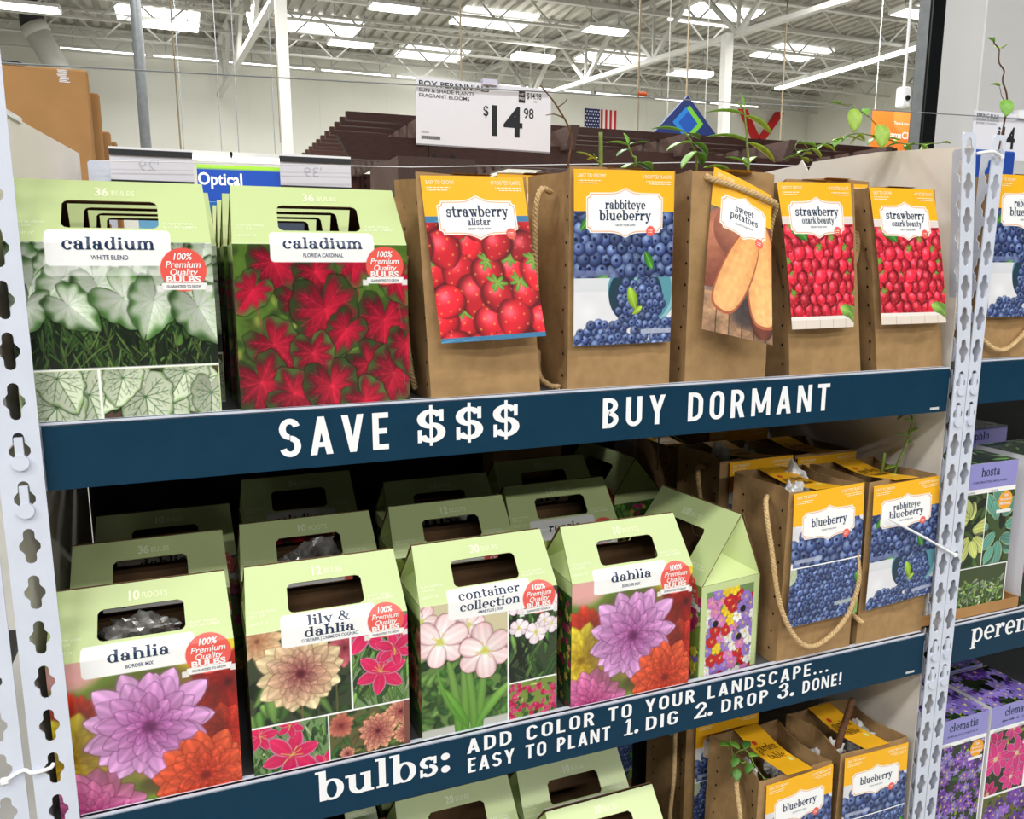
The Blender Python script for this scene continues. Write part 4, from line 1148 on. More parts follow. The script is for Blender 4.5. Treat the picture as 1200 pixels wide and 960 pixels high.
for k in range(5):
    t = None
    y = 19.6-k*2.1
    o = thing('ceiling_lamp', 'long strip lamp in the row along the right hall wall', 'ceiling lamp', (17.3, y, 6.85), R_(90), 'strip lamps along the right wall')
    mb = MB(); mb.box(-1, 1, -.12, .12, .03, .14); obj('lamp_housing', mb.mesh('lamp_housing'), M['joist'], o)
    mb = MB(); mb.box(-1, 1, -.1, .1, -.03, .03); obj('lamp_diffuser', mb.mesh('lamp_diffuser'), M['lamp'], o)
    mb = MB(); mb.tube([(-.7, 0, .1), (-.7, 0, .77)], .008, 5); mb.tube([(.7, 0, .1), (.7, 0, .77)], .008, 5); obj('hanger_rod', mb.mesh('hanger_rod'), M['grey_steel'], o)
# conduit, duct, cords
mb = MB(); mb.tube([(-.27, 8, 0), (-.27, 8, 7.6)], .05, 12)
tag(obj('conduit_pipe', mb.mesh('conduit_pipe', True), M['grey_steel']), 'grey vertical conduit pipe rising behind the brown carton stack', 'pipe')
mb = MB(); mb.tube([(-2.9, 21.8, 7.0), (-2.62, 21.8, 6.4), (-2.3, 21.8, 5.75)], .27, 14); mb.tube([(-2.9, 21.8, 7.0), (-2.8, 21.8, 6.8)], .3, 14)
d_ = obj('air_duct', mb.mesh('air_duct', True), M['joist']); tag(d_, 'white slanting air duct hanging at the top left', 'duct')
mb = MB(); mb.tube([(-2.9, 21.8, 6.9), (-2.9, 21.8, 7.6)], .26, 12); obj('duct_riser', mb.mesh('duct_riser', True), M['dark'], d_)
CORD = mat('hanging_cord', rgb(150, 135, 110), .7, noise=.2)
for (p, z0, z1, r, lb) in (((.05, 9), 2.0, 7.6, .010, 'thin brown cord hanging left of the blue Optical sign'), ((3.94, 11), 3.0, 7.6, .014, 'pale cord dropping behind the middle of the price sign'), ((6.9, 11), 3.0, 7.6, .014, 'pale chain dropping just right of the price sign'),
                        ((2.0, 17), 4., 7.6, .012, 'thin cord in the gap right of the first column'), ((8.45, 12), 3.2, 7.6, .016, 'pale drop cord left of the blue diamond sign'), ((11.75, 13.5), 3.5, 7.6, .018, 'white drop cord above the red V sign')):
    mb = MB(); mb.tube([(p[0], p[1], z0), (p[0]-.01, p[1], (z0+z1)/2), (p[0], p[1], z1)], r, 6); tag(obj('drop_cord', mb.mesh('drop_cord'), CORD), lb, 'cord')
t = thing('hanging_camera', 'small white security camera on a thin pole hanging from the roof', 'camera', (10.35, 9, 4.05))
mb = MB(); mb.tube([(0, 0, .1), (0, 0, 3.55)], .022, 8); mb.tube([(0, 0, 1.75), (0, 0, 1.83)], .07, 10); obj('pole', mb.mesh('pole'), M['white'], t)
obj('camera_body', bevel_box(-.08, .08, -.08, .08, -.15, .15, .03, 'camera_body'), M['white'], t)
mb = MB(); mb.tube([(0, -.1, -.02), (0, -.07, -.02)], .04, 10); obj('lens', mb.mesh('lens'), M['black'], t)
# flag, diamond sign, red V, orange banner, optical sign
def stripes(cv):
    RED, W_ = C3(200, 40, 48), C3(240, 238, 234)
    cv.rect(0, 0, cv.w, cv.h, W_)
    for k in range(4): cv.rect(cv.w*(.5+k*.14), 0, cv.w*(.57+k*.14), cv.h, RED)
    cv.rect(0, 0, cv.w*.48, cv.h, C3(36, 48, 96))
    for j in range(8):
        for i in range(6): cv.disc(cv.w*(.05+.075*i+.035*(j % 2)), cv.h*(.06+j*.12), cv.h*.025, cv.h*.025, C3(230, 230, 238))
o = obj('flag', sheet('flag', 1.2, .85, C3(240, 238, 234), [], ppm=.12, paint=stripes, th=.01), M['sign'], None, None, (13.25, 24.48, 5.78)); tag(o, 'american flag hanging flat high on the far wall', 'flag')
def dia(name, c, r, y0, y1): return [(c[0]-r, c[1]), (c[0], c[1]-r), (c[0]+r, c[1]), (c[0], c[1]+r)]
mb = MB(); c = (7.13, 3.42); r = .6
P = dia('', c, r, 0, 0); mb.hexa([(p[0], 9.95, p[1]) for p in P]+[(p[0], 10, p[1]) for p in P], 0)
def chev(pts, mi): mb.poly([(a, 9.948, b) for a, b in pts], mi)
cc = (7.15, 3.63)
q = .17; w_ = .06
chev([(cc[0]-q, cc[1]), (cc[0], cc[1]+q), (cc[0]-w_*.0-.04, cc[1]+q+.0+.06), (cc[0]-q-w_-.04, cc[1])], 1)
chev([(cc[0]-q, cc[1]), (cc[0]-q-w_-.04, cc[1]), (cc[0], cc[1]-q-w_-.04), (cc[0], cc[1]-q)], 1)
chev([(cc[0]+q, cc[1]), (cc[0]+q+w_+.04, cc[1]), (cc[0]+.02, cc[1]+q+w_+.02), (cc[0]+.02-.06, cc[1]+q+.04)], 2)
chev([(cc[0]+q, cc[1]), (cc[0]+.0, cc[1]-q), (cc[0], cc[1]-q-w_-.04), (cc[0]+q+w_+.04, cc[1])], 2)
chev([(cc[0]-q, cc[1]), (cc[0], cc[1]-q), (cc[0]+q, cc[1]), (cc[0], cc[1]+q)], 3)
o = obj('diamond_sign', mb.mesh('diamond_sign'), [mat('navy_board', rgb(18, 44, 110), .5), mat('sky_blue_print', rgb(30, 130, 214), .5), mat('lime_print', rgb(120, 200, 50), .5), mat('royal_blue_print', rgb(12, 82, 178), .5)])
hg = MB(); hg.tube([(6.8, 9.97, 3.7), (6.8, 9.97, 7.62)], .008, 5); hg.tube([(7.46, 9.97, 3.7), (7.46, 9.97, 7.62)], .008, 5); obj('hanger_cable', hg.mesh('hanger_cable'), M['joist'], o)
tag(o, 'navy diamond sign with blue and lime chevrons above the pergola', 'sign')
mb = MB()
for q in (((18.75, 7.0), (19.1, 7.0), (19.75, 6.0), (19.4, 6.0)), ((20.4, 7.0), (20.75, 7.0), (19.95, 6.0), (19.62, 6.0))): mb.hexa([(a_, 24.40, b_) for a_, b_ in q]+[(a_, 24.49, b_) for a_, b_ in q])
tag(obj('letter_sign', mb.mesh('letter_sign'), mat('red_sign_letter', rgb(214, 34, 40), .5)), 'big red V shaped sign on the far wall right of the second column', 'sign')
def ban(cv): cv.rect(0, 0, cv.w, cv.h, C3(232, 124, 50)); cv.disc(cv.w*.75, cv.h*.9, cv.w*.3, cv.h*.3, C3(238, 150, 70), soft=3)
W_ = C3(250, 240, 230)
TX = [(sans('Thanks & come again', 560, 850, 60, 'l', .01, fit=520), W_), (sans('SamsClub', 400, 590, 130, 'l', .02, fit=740), W_), ([[(230, 650), (300, 580), (370, 650), (300, 720)]], W_), ([[(265, 650), (300, 615), (335, 650), (300, 685)]], C3(232, 124, 50))]
o = obj('orange_banner', sheet('orange_banner', 1.2, 1.1, C3(232, 124, 50), TX, ppm=.06, paint=ban, th=.02), M['sign'], None, None, (13.32, 12, 3.43)); hg = MB(); hg.tube([(-.55, 0, 1.1), (-.55, 0, 4.19)], .008, 5); hg.tube([(.55, 0, 1.1), (.55, 0, 4.19)], .008, 5); obj('hanger_cable', hg.mesh('hanger_cable'), M['joist'], o)
tag(o, 'orange banner with white lettering beside the black upright profile', 'banner')
def opt(cv): cv.rect(0, 0, cv.w, cv.h, C3(20, 66, 158)); cv.rect(0, cv.h-75, cv.w, cv.h, C3(150, 200, 60))
o = obj('department_sign', sheet('department_sign', 1.35, .62, C3(20, 66, 158), [(sans('Optical', 8, 300, 190, 'l', .02, fit=700), WH)], ppm=.05, paint=opt, th=.04), M['sign'], None, None, (.97, 14, 2.56))
tag(o, 'blue hanging department sign reading Optical with a lime top stripe', 'sign')
for (x, dz) in ((.42, 0), (1.3, 0)):
    lamp(x, 14.3, 3.32, .86, 'bright strip lamp above the blue Optical sign', .3, 'strip lamps above the Optical sign')
# pergola
t = thing('pergola', 'dark brown timber pergola standing across the aisle behind the price sign', 'pergola', (3.4, 5.6, 0))
X0, Y0 = 3.4, 5.6
for k in range(11):
    y = 5.15+k*.235; mb = MB(); mb.box(1.14-X0, 6.3-X0, y-.025-Y0, y+.025-Y0, 2.56, 2.62); obj('purlin', mb.mesh('purlin'), M['wood'], t)
for x in (1.62, 2.75, 3.75, 4.75, 5.8):
    mb = MB(); a, b, z0, z1 = 4.72-Y0, 7.7-Y0, 2.40, 2.56; w_ = .035; x -= X0
    mb.hexa([(x-w_, a+.09, z0), (x+w_, a+.09, z0), (x+w_, b, z0), (x-w_, b, z0), (x-w_, a, z1), (x+w_, a, z1), (x+w_, b, z1), (x-w_, b, z1)]); obj('rafter', mb.mesh('rafter'), M['wood2'], t)
for y in (4.95, 7.4):
    mb = MB(); mb.hexa([(1.12-X0, y-.04-Y0, 2.27), (6.2-X0, y-.04-Y0, 2.27), (6.2-X0, y+.04-Y0, 2.27), (1.12-X0, y+.04-Y0, 2.27), (1.03-X0, y-.04-Y0, 2.43), (6.3-X0, y-.04-Y0, 2.43), (6.3-X0, y+.04-Y0, 2.43), (1.03-X0, y+.04-Y0, 2.43)]); bb = obj('beam', mb.mesh('beam'), M['wood'], t)
    mb = MB()
    for x in (1.72, 1.86, 3.0, 4.5): 
        for z in (2.31, 2.39): mb.tube([(x-X0, y-.055-Y0, z), (x-X0, y-.04-Y0, z)], .014, 8)
    obj('bolt', mb.mesh('bolt'), M['black'], bb)['kind'] = 'stuff'
for (x, y) in ((1.75, 4.95), (1.75, 7.4), (5.6, 4.95), (5.6, 7.4)):
    mb = MB(); mb.box(x-.07-X0, x+.07-X0, y-.05-Y0, y+.05-Y0, 0, 2.4); obj('post', mb.mesh('post'), M['wood'], t)
    mb = MB(); s = 1 if y < 6 else -1
    mb.bar((x-X0, y-Y0, 1.85), (x-X0, y+s*.5-Y0, 2.35), .09); obj('brace', mb.mesh('brace'), M['wood2'], t)
mb = MB(); mb.box(1.25-X0, 1.75-X0, 4.1-Y0, 4.9-Y0, 2.0, 2.2); obj('cross_tie', mb.mesh('cross_tie'), M['wood2'], t)
# pillar and black profile on the right
mb = MB(); mb.box(3.762, 5.2, 2.19, 2.47, 0, 5.2); pl = struct('wall_pillar', mb.mesh('wall_pillar'), mat('white_pillar_shaded', rgb(222, 222, 222), .6, noise=.03, nscale=2));  # darker white puts the shade of the pillar's left side into the colour
mb = MB(); mb.box(3.755, 5.3, 2.18, 2.19, 0, 5.2); struct('wall_lit_face', mb.mesh('wall_lit_face'), mat('white_pillar_lit', rgb(238, 238, 238), .6, noise=.02, nscale=2))  # thin lighter copy of the pillar white, painted as its lit front
t = thing('black_profile', 'glossy black upright profile standing beside the white pillar', 'upright', (3.33, 2.12, 0))
obj('profile_bar', bevel_box(-.045, .045, -.04, .04, 0, 4.2, .008, 'profile_bar'), M['black'], t)
mb = MB(); mb.box(-.0475, -.0445, -.03, .03, 0, 4.2); obj('edge_highlight', mb.mesh('edge_highlight'), M['grey_steel'], t)  # grey strip stands in for the silver highlight along the profile
# goods in the aisle beyond
def crate(label, x0, x1, y0, y1, z0, z1, m, band=None):
    t = thing('display_carton', label, 'carton', ((x0+x1)/2, (y0+y1)/2, z0)); a, b = (x1-x0)/2, (y1-y0)/2
    obj('carton_body', bevel_box(-a, a, -b, b, 0, z1-z0, .004, 'carton_body'), m, t)
    if band:
        mb = MB(); mb.box(-a-.002, a+.002, -b-.002, -b+.01, band[0], band[1]); obj('printed_band', mb.mesh('printed_band'), band[2], t)
crate('dark brown printed carton at the bottom of the stack seen between the caladium cartons', -.2, .5, 2.5, 2.9, 0, 1.42, mat('dark_brown_print', rgb(84, 60, 56), .5), (1.36, 1.4, M['white']))
crate('plain tan carton in the stack seen between the caladium cartons', -.2, .5, 2.5, 2.9, 1.421, 1.64, mat('tan_carton', rgb(190, 150, 100), .7))
crate('pale blue printed carton on the tan carton', -.15, .117, 2.5, 2.9, 1.641, 1.725, mat('pale_blue_print', rgb(110, 180, 220), .5))
crate('grey printed carton beside the pale blue carton', .119, .5, 2.52, 2.9, 1.641, 1.735, mat('slate_print', rgb(70, 84, 104), .5))
crate('bright blue printed carton topmost of the stack', -.1, .48, 2.52, 2.9, 1.736, 1.79, mat('bright_blue_print', rgb(24, 120, 200), .5))
crate('blue box on the shelf behind the far right bag', 1.44, 1.62, .3, .45, 1.3945, 1.78, mat('cobalt_blue_print', rgb(30, 70, 160), .45), (.26, .33, mat('pale_ring_print', rgb(120, 170, 230), .5)))
# ---------------------------------------------------------------- the rack
D1, D2, D3 = 1.380, .925, .474           # top faces of the three decks
BX0, BX1 = -.150, 1.128
def upright(label, x0, x1, y, z1, cols, shear=None, depth=.04, zoff=.0, tabs=True, cat='rack upright'):
    t = thing('rack_upright', label, cat, ((x0+x1)/2, y, 0))
    c = (x0+x1)/2
    zs = [.03+zoff+k*.0508 for k in range(40)]
    me = slotted('front_flange', x0-c, x1-c, 0, z1, [k-c for k in cols], zs, shear=shear)
    obj('front_flange', me, M['white_steel'], t)
    s = -1 if x0 < .5 else 1
    zz = [.055+zoff+k*.0508 for k in range(40)]
    me = slotted('side_flange', -.018, .018, 0, z1-.02, [0], zz)
    V = np.empty(len(me.vertices)*3, np.float32); me.vertices.foreach_get('co', V); V = V.reshape(-1, 3)
    sx = (x0 if s < 0 else x1)-c
    V = np.stack([sx+V[:, 1]-s*.0012, V[:, 0]+.0205, V[:, 2]], -1)
    if shear: V[:, 0] += shear[1]*np.maximum(0, V[:, 2]-shear[0])
    me.vertices.foreach_set('co', V.ravel().astype(np.float32)); me.update()
    obj('side_flange', me, M['white_steel'], t)
    if tabs:
        for (za, zb) in ((1.316, 1.388), (.861, .933), (.41, .48)):
            for k in cols:
                for z in zs:
                    if za-.01 < z+.01 < zb+.005:
                        mb = MB(); mb.tube([(k-c, -.0045, z-.012), (k-c, .001, z-.012)], .0082, 14); mb.box(k-c-.004, k-c+.004, -.0035, .001, z-.012, z+.014)
                        obj('beam_rivet', mb.mesh('beam_rivet'), M['white_steel'], t)
    return t
upright('white slotted steel upright at the left end of the bulb shelves', -.189, -.1485, -.013, 2.05, [-.168], zoff=.012)
upright('white slotted upright of the neighbouring rack, cut by the left edge', -.253, -.1965, -.011, 2.05, [-.217], zoff=.02)
upright('white slotted upright left of the pair between the two bays', 1.1285, 1.1565, -.013, 1.745, [1.1425], shear=(1.41, -.095), zoff=.012)
upright('white slotted upright right of the pair between the two bays', 1.158, 1.184, -.013, 1.745, [1.171], shear=(1.41, .015), zoff=.012)
upright('short white slotted post top behind the first caladium carton', -.140, -.102, .63, 1.722, [-.121], zoff=.008, tabs=False)
def beam(x0, x1, z1, label):
    t = thing('shelf_beam', label, 'shelf beam', ((x0+x1)/2, 0, z1-.072)); a = (x1-x0)/2
    mb = MB(); mb.box(-a, a, -.002, .002, 0, .072); mb.box(-a, a, -.004, .010, .0695, .072); mb.box(-a, a, -.004, .006, 0, .002)
    obj('beam_face', mb.mesh('beam_face'), M['white_steel'], t)
    return t
def rail_sign(x0, x1, z0, z1, texts, label):
    mb = MB(); mb.box(x0, x1, -.0062, -.0045, z0, z1, 0)
    c = Vector(((x0+x1)/2, 0, z0)); ii = 0
    for polys in texts:
        for p in polys:
            a = sum(p[i][0]*p[(i+1) % len(p)][1]-p[(i+1) % len(p)][0]*p[i][1] for i in range(len(p)))
            q = p if a > 0 else p[::-1]
            ii += 1; mb.poly([(u, -.00655-(ii % 41)*5e-6, v) for u, v in q], 1)
    mb.V = [(a-c.x, b, d-c.z) for a, b, d in mb.V]
    o = obj('shelf_sign', mb.mesh('shelf_sign'), [M['navy'], M['white']], None, None, c)
    return tag(o, label, 'shelf sign')
beam(BX0, BX1, 1.388, 'white shelf beam of the top shelf in the main bay')
beam(BX0, BX1, .933, 'white shelf beam of the middle shelf in the main bay')
beam(BX0, BX1, .482, 'white shelf beam of the bottom shelf in the main bay')
beam(1.192, 2.45, 1.396, 'white shelf beam of the top shelf in the right bay')
beam(1.192, 2.45, .937, 'white shelf beam of the middle shelf in the right bay')
BAR = lambda x, z: [[(x+i*.0016, z), (x+i*.0016+.001, z), (x+i*.0016+.001, z+.004), (x+i*.0016, z+.004)] for i in range(12)]
rail_sign(BX0+.002, BX1-.002, 1.3165, 1.3845, [
    caps('SAVE', .088, 1.3312, .0450, 'l', fit=.127, track=.24), slab('$$$', .247, 1.3352, .0285, 'l', fit=.147, track=.2),
    caps('BUY DORMANT', .503, 1.3345, .0405, 'l', fit=.381, track=.26), BAR(1.09, 1.321)], 'navy shelf sign reading SAVE $$$ BUY DORMANT on the top shelf')
rail_sign(BX0+.002, BX1-.002, .8615, .9295, [
    slab('bulbs:', .110, .886, .0275, 'l', fit=.180), caps('ADD COLOR TO YOUR LANDSCAPE...', .309, .9052, .0212, 'l', fit=.611, track=.2),
    caps('EASY TO PLANT', .310, .8770, .0212, 'l', fit=.215, track=.17), slab('1.', .547, .877, .0175, 'l', shear=.08, fit=.027), caps('DIG', .584, .8770, .0212, 'l', fit=.055, track=.2),
    slab('2.', .666, .877, .0175, 'l', shear=.08, fit=.037), caps('DROP', .716, .8770, .0212, 'l', fit=.087, track=.2), slab('3.', .820, .877, .0175, 'l', shear=.08, fit=.037), caps('DONE!', .870, .8770, .0212, 'l', fit=.079, track=.18), BAR(1.09, .867)],
    'navy shelf sign reading bulbs: ADD COLOR TO YOUR LANDSCAPE on the middle shelf')
rail_sign(1.194, 2.45, 1.3245, 1.3925, [], 'plain navy shelf strip on the top shelf of the right bay')
rail_sign(1.194, 2.45, .8655, .9335, [slab('perennials', 1.236, .897, .0255, 'l', sx=1.02)], 'navy shelf sign starting pere on the middle shelf of the right bay')
def deck(x0, x1, z, label, y0=.006, y1=.6):
    t = thing('shelf_deck', label, 'shelf deck', ((x0+x1)/2, (y0+y1)/2, z-.012)); a, b = (x1-x0)/2, (y1-y0)/2
    mb = MB(); mb.box(-a, a, -b, b, 0, .012); obj('deck_board', mb.mesh('deck_board'), M['galv'], t)
    mb = MB()
    for k in range(3): x = -a+(k+.5)*2*a/3; mb.box(x-.012, x+.012, -b+.02, b, -.025, 0)
    obj('deck_rib', mb.mesh('deck_rib'), M['galv'], t)
deck(-.180, 1.143, D1, 'white steel deck of the top shelf under the caladium cartons and berry bags')
deck(-.180, 1.143, D2, 'white steel deck of the middle shelf under the dahlia cartons')
deck(-.180, 1.143, D3, 'white steel deck of the bottom shelf')
deck(1.152, 2.45, 1.394, 'white steel deck of the top shelf in the right bay')
deck(1.152, 2.45, .935, 'white steel deck of the middle shelf in the right bay')
deck(1.152, 2.45, .478, 'white steel deck of the bottom shelf in the right bay')
# added dark sheets blocking light behind the shelves, then the cream divider sheets
for (x0, x1, lb) in ((-.1813, 1.1455, 'added dark sheet blocking light behind the bulb shelves'), (1.152, 2.45, 'added dark sheet blocking light behind the right bay')):
    t = thing('light_block', lb, 'panel', ((x0+x1)/2, .606, 0)); a = (x1-x0)/2
    mb = MB(); mb.box(-a, a, 0, .006, .05, 1.355); obj('block_sheet', mb.mesh('block_sheet'), M['dark'], t)
    mb = MB(); mb.box(-a, a, .006, .02, .02, .05); mb.box(-a, a, .006, .02, 1.34, 1.355); obj('block_rail', mb.mesh('block_rail'), M['white_steel'], t)
def divider(label, x, pts, th=.003, sl=0.):
    mb = MB(); X_ = lambda a: x+sl*max(0, a-.012); P = [(X_(a), a, b) for a, b in pts]; Q = [(X_(a)+th, a, b) for a, b in pts]
    mb.poly(P[::-1]); mb.poly(Q)
    for i in range(len(P)): j = (i+1) % len(P); mb.poly([P[i], P[j], Q[j], Q[i]])
    o = obj('divider_sheet', mb.mesh('divider_sheet'), M['cream']); return tag(o, label, 'divider')
divider('cream plastic divider sheet right of the strawberry bags with a torn notch', 1.146, [(.012, .05), (.598, .05), (.598, 1.735), (.40, 1.744), (.392, 1.752), (.385, 1.744), (.372, 1.728), (.36, 1.745), (.20, 1.744), (.012, 1.730)])
divider('lower cream divider sheet at the left end of the middle and bottom shelves', -.1845, [(.0, .05), (.598, .05), (.598, 1.36), (.0, 1.36)])
divider('cream plastic divider sheet with a slanted top behind the left upright', -.183, [(.012, 1.382), (.598, 1.382), (.598, 1.728), (.012, 1.712)], sl=.055)
mb = MB(); mb.bar((-.1785, .03, 1.7135), (-.169, .2, 1.7165), .004, .006); tag(obj('edge_trim', mb.mesh('edge_trim'), M['white']), 'loose white edge strip along the left cream divider', 'edging')
# wires
mb = MB(); mb.tube([(-.6, .3, 1.785), (-.2, .3, 1.80), (.49, .3, 1.818), (1.37, .3, 1.840), (2.4, .3, 1.86)], .0011, 6)
tag(obj('guy_wire', mb.mesh('guy_wire'), M['grey_steel']), 'upper steel wire strung across the rack, carrying the price signs', 'wire')
mb = MB(); mb.tube([(-.124, .6, 1.718), (.41, .6, 1.73), (1.07, .6, 1.768), (2.4, .6, 1.78)], .0009, 6)
tag(obj('guy_wire', mb.mesh('guy_wire'), M['white']), 'lower thin wire from the short post behind the caladium cartons', 'wire')
mb = MB(); mb.tube([(.72, .298, 1.829), (.735, .298, 1.829)], .0035, 8); tag(obj('wire_tag', mb.mesh('wire_tag'), mat('orange_tape', rgb(200, 90, 40), .5)), 'small orange tape flag on the upper wire above the blue diamond sign', 'tape')
# price signs
BK = C3(36, 38, 42)
t = thing('price_sign', 'white price sign reading BOX PERENNIALS $14.98 hanging on the upper wire', 'price sign', (.4515, .305, 1.728)); t.rotation_euler = (0, R_(.6), 0)
def pbar(cv): cv.rect(0, 0, cv.w, 1.5, C3(150, 150, 160)); cv.rect(0, 1.5, cv.w, 2.2, C3(90, 90, 96))
TT = [(sans('BOX PERENNIALS', 5, 85.5, 8, 'l', .012, fit=112), BK), (sans('SUN & SHADE PLANTS', 5, 77.5, 5.2, 'l', .004, fit=88), BK), (sans('FRAGRANT BLOOMS', 5, 69.8, 5.2, 'l', .004, fit=80), BK),
      (sans('14', 122, 22, 44, 'l', .02, fit=52), BK), (sans('$', 108, 50, 15, 'l', .015), BK), (sans('98', 176, 51, 15, 'l', .01, fit=17), BK), (sans('$14.98', 181, 81, 9, 'l', .005, fit=25), BK),
      ([[(167, 74), (178, 74), (178, 92), (167, 92)]], BK), (sans('UNIT', 168, 85.5, 3.5, 'l', .01, fit=9), WH), (sans('PRICE', 168, 78.5, 3.5, 'l', .01, fit=9), WH), (sans('PER 1', 193, 75.5, 3, 'l', 0), C3(120, 120, 126)),
      (sans('1780505 5', 8, 18, 2.6, 'l', 0), C3(90, 90, 96)), ([[(8+i*1.15, 9), (8.6+i*1.15+.25*(i % 2), 9), (8.6+i*1.15+.25*(i % 2), 14), (8+i*1.15, 14)] for i in range(26)], BK)]
obj('sign_sheet', sheet('sign_sheet', .223, .098, C3(226, 226, 234), TT, ppm=.8, paint=pbar), M['sign'], t)
mb = MB(); mb.box(-.006, .018, -.005, .005, .0955, .104); obj('sign_clip', mb.mesh('sign_clip'), mat('clear_lilac_clip', rgb(206, 204, 226), .2), t)
t = thing('price_sign', 'white price sign reading SPRING BULB beside the pair of uprights', 'price sign', (1.625, .305, 1.762))
obj('sign_sheet', sheet('sign_sheet', .26, .092, C3(226, 226, 234), [(sans('SPRING BULB', 8, 80, 7.5, 'l', .012, fit=62), C3(70, 70, 76)), (sans('PERENNIAL & ANNUALS', 8, 73, 5, 'l', 0, fit=64), C3(150, 150, 156)), (sans('SUMMER FLOWERING', 8, 66.5, 5, 'l', 0, fit=58), C3(150, 150, 156)), (sans('$', 70, 48, 16, 'l', .02), BK), (sans('14', 84, 24, 40, 'l', .03), BK)], ppm=.5), M['sign'], t)
mb = MB(); mb.box(-.01, .02, -.006, .006, .084, .1); obj('sign_clip', mb.mesh('sign_clip'), M['white'], t)
for (x, z0, w, h, tx, lb) in ((-.040, 1.690, .131, .045, '29', 'back of a white price sign with a faint reversed 29 behind the first caladium carton'), (.236, 1.690, .128, .046, '39', 'back of a white price sign with a faint reversed 39 behind the second caladium carton')):
    t = thing('price_sign', lb, 'price sign', (x, .625, z0))
    mir = [[(-a+w*1000, b) for a, b in p] for p in sans("'"+tx, w*420, h*380, 17, 'l', .0, fit=32)]
    obj('sign_sheet', sheet('sign_sheet', w, h, C3(220, 220, 228), [(mir, C3(192, 192, 202))], ppm=.5), M['sign'], t)
    mb = MB(); mb.box(-w/2, w/2, -.004, .003, h-.003, h+.006); mb.box(-w/2, w/2, -.004, .003, -.004, .001); obj('sign_holder', mb.mesh('sign_holder'), M['dark'], t)
    mb = MB(); mb.box(-w/2, w/2, -.003, .003, h+.006, h+.010); obj('holder_lip', mb.mesh('holder_lip'), M['white'], t)
# flattened cardboard cartons leaning behind the left end
for k, (x1, zt, y, lb) in enumerate(((-.141, 1.897, .80, 'front sheet of the brown flattened cartons, with a torn white label'), (-.128, 1.865, .835, 'second brown flattened carton sheet in the stack'), (-.116, 1.80, .86, 'third brown flattened carton sheet in the stack'), (-.107, 1.785, .885, 'rearmost brown flattened carton sheet in the stack'))):
    t = thing('cardboard_sheet', lb, 'cardboard', (-.45, y, 1.2), 0, 'flattened cartons behind the left end')
    a = x1+.45
    obj('board', bevel_box(-a-.2, a, -.011, .011, 0, zt-1.2, .004, 'board'), M['carton'], t)
    if k == 0:
        mb = MB(); g = random.Random(3)
        for j in range(9):
            z = .694-j*.0025; xx = .262+g.uniform(-.003, .002); mb.box(xx, xx+.018+g.uniform(-.006, 0), -.0118, -.011, z-.0014, z)
        obj('torn_label', mb.mesh('torn_label'), M['white'], t)
        mb = MB(); mb.tube([(.0, -.012, .70), (.2, -.013, .701), (.21, -.012, .698), (.0, -.012, .694)], .0012, 6); obj('box_strap', mb.mesh('box_strap'), M['dark'], t)
t = thing('rear_shelf', 'shelf of the rack standing back to back with the bulb rack', 'shelf', (-.3, .95, 0))
mb = MB(); mb.box(-.7, 1.2, -.24, .3, 1.17, 1.198); obj('deck_board', mb.mesh('deck_board'), M['white_steel'], t)
mb = MB()
for x in (-.68, 1.18):
    for y in (-.22, .28): mb.box(x-.02, x+.02, y-.02, y+.02, 0, 1.17)
obj('frame', mb.mesh('frame'), M['white_steel'], t)
# cable ties
def tie(label, pts, r=.0022):
    mb = MB(); mb.tube(spline_pts(pts, 8), r, 6); t = mb.mesh('cable_tie', True); o = obj('cable_tie', t, M['white']); tag(o, label, 'cable tie')
    p = pts[-1]; obj('tie_head', bevel_box(p[0]-.004, p[0]+.004, p[1]-.003, p[1]+.003, p[2]-.003, p[2]+.003, .001, 'tie_head'), M['white'], o)
tie('white cable tie joining the two left uprights low down', [(-.168, -.012, 1.012), (-.172, -.0155, 1.009), (-.188, -.0165, 1.008), (-.197, -.0145, 1.012), (-.215, -.0145, 1.004)])
tie('white cable tie with a long tail crossing the right rabbiteye blueberry bag', [(1.018, -.012, 1.150), (1.085, -.018, 1.115), (1.14, -.018, 1.085), (1.165, -.017, 1.072)])
tie('white cable tie through the top of the pair of uprights', [(1.128, -.016, 1.715), (1.14, -.019, 1.717), (1.155, -.021, 1.718), (1.17, -.019, 1.714), (1.178, -.017, 1.712)], .0028)

# neighbouring bay on the left, glimpsed through the slots
deck(-1.4, -.30, D1, 'steel deck of the neighbouring bay, top shelf')
deck(-1.4, -.30, D2, 'steel deck of the neighbouring bay, middle shelf')
# ---------------------------------------------------------------- bulb cartons
GN = 'bulb cartons of the neighbouring left bay'
GA, GB, GC = 'bulb cartons on the top shelf', 'bulb cartons on the middle shelf', 'bulb cartons on the bottom shelf'
FY = .004
ORD = ['second', 'third', 'fourth']
carton('cal_white', mk_cal_white, -.069, FY, D1, 'pale green caladium carton with white leaves, front of the left column', GA)
for k in range(3): carton('cal_white', mk_cal_white, -.060+.003*k, FY+.117*(k+1), D1, '%s caladium carton in the left column, seen through the front carton handle' % ORD[k], GA)
carton('cal_red', mk_cal_red, .147, FY, D1, 'pale green caladium carton with red leaves on the top shelf', GA, side='side_red')
for k in range(3): carton('cal_red', mk_cal_red, .145-.002*(k+1), FY+.117*(k+1), D1, '%s red caladium carton in the column behind the red leaf front' % ORD[k], GA, side='side_red')
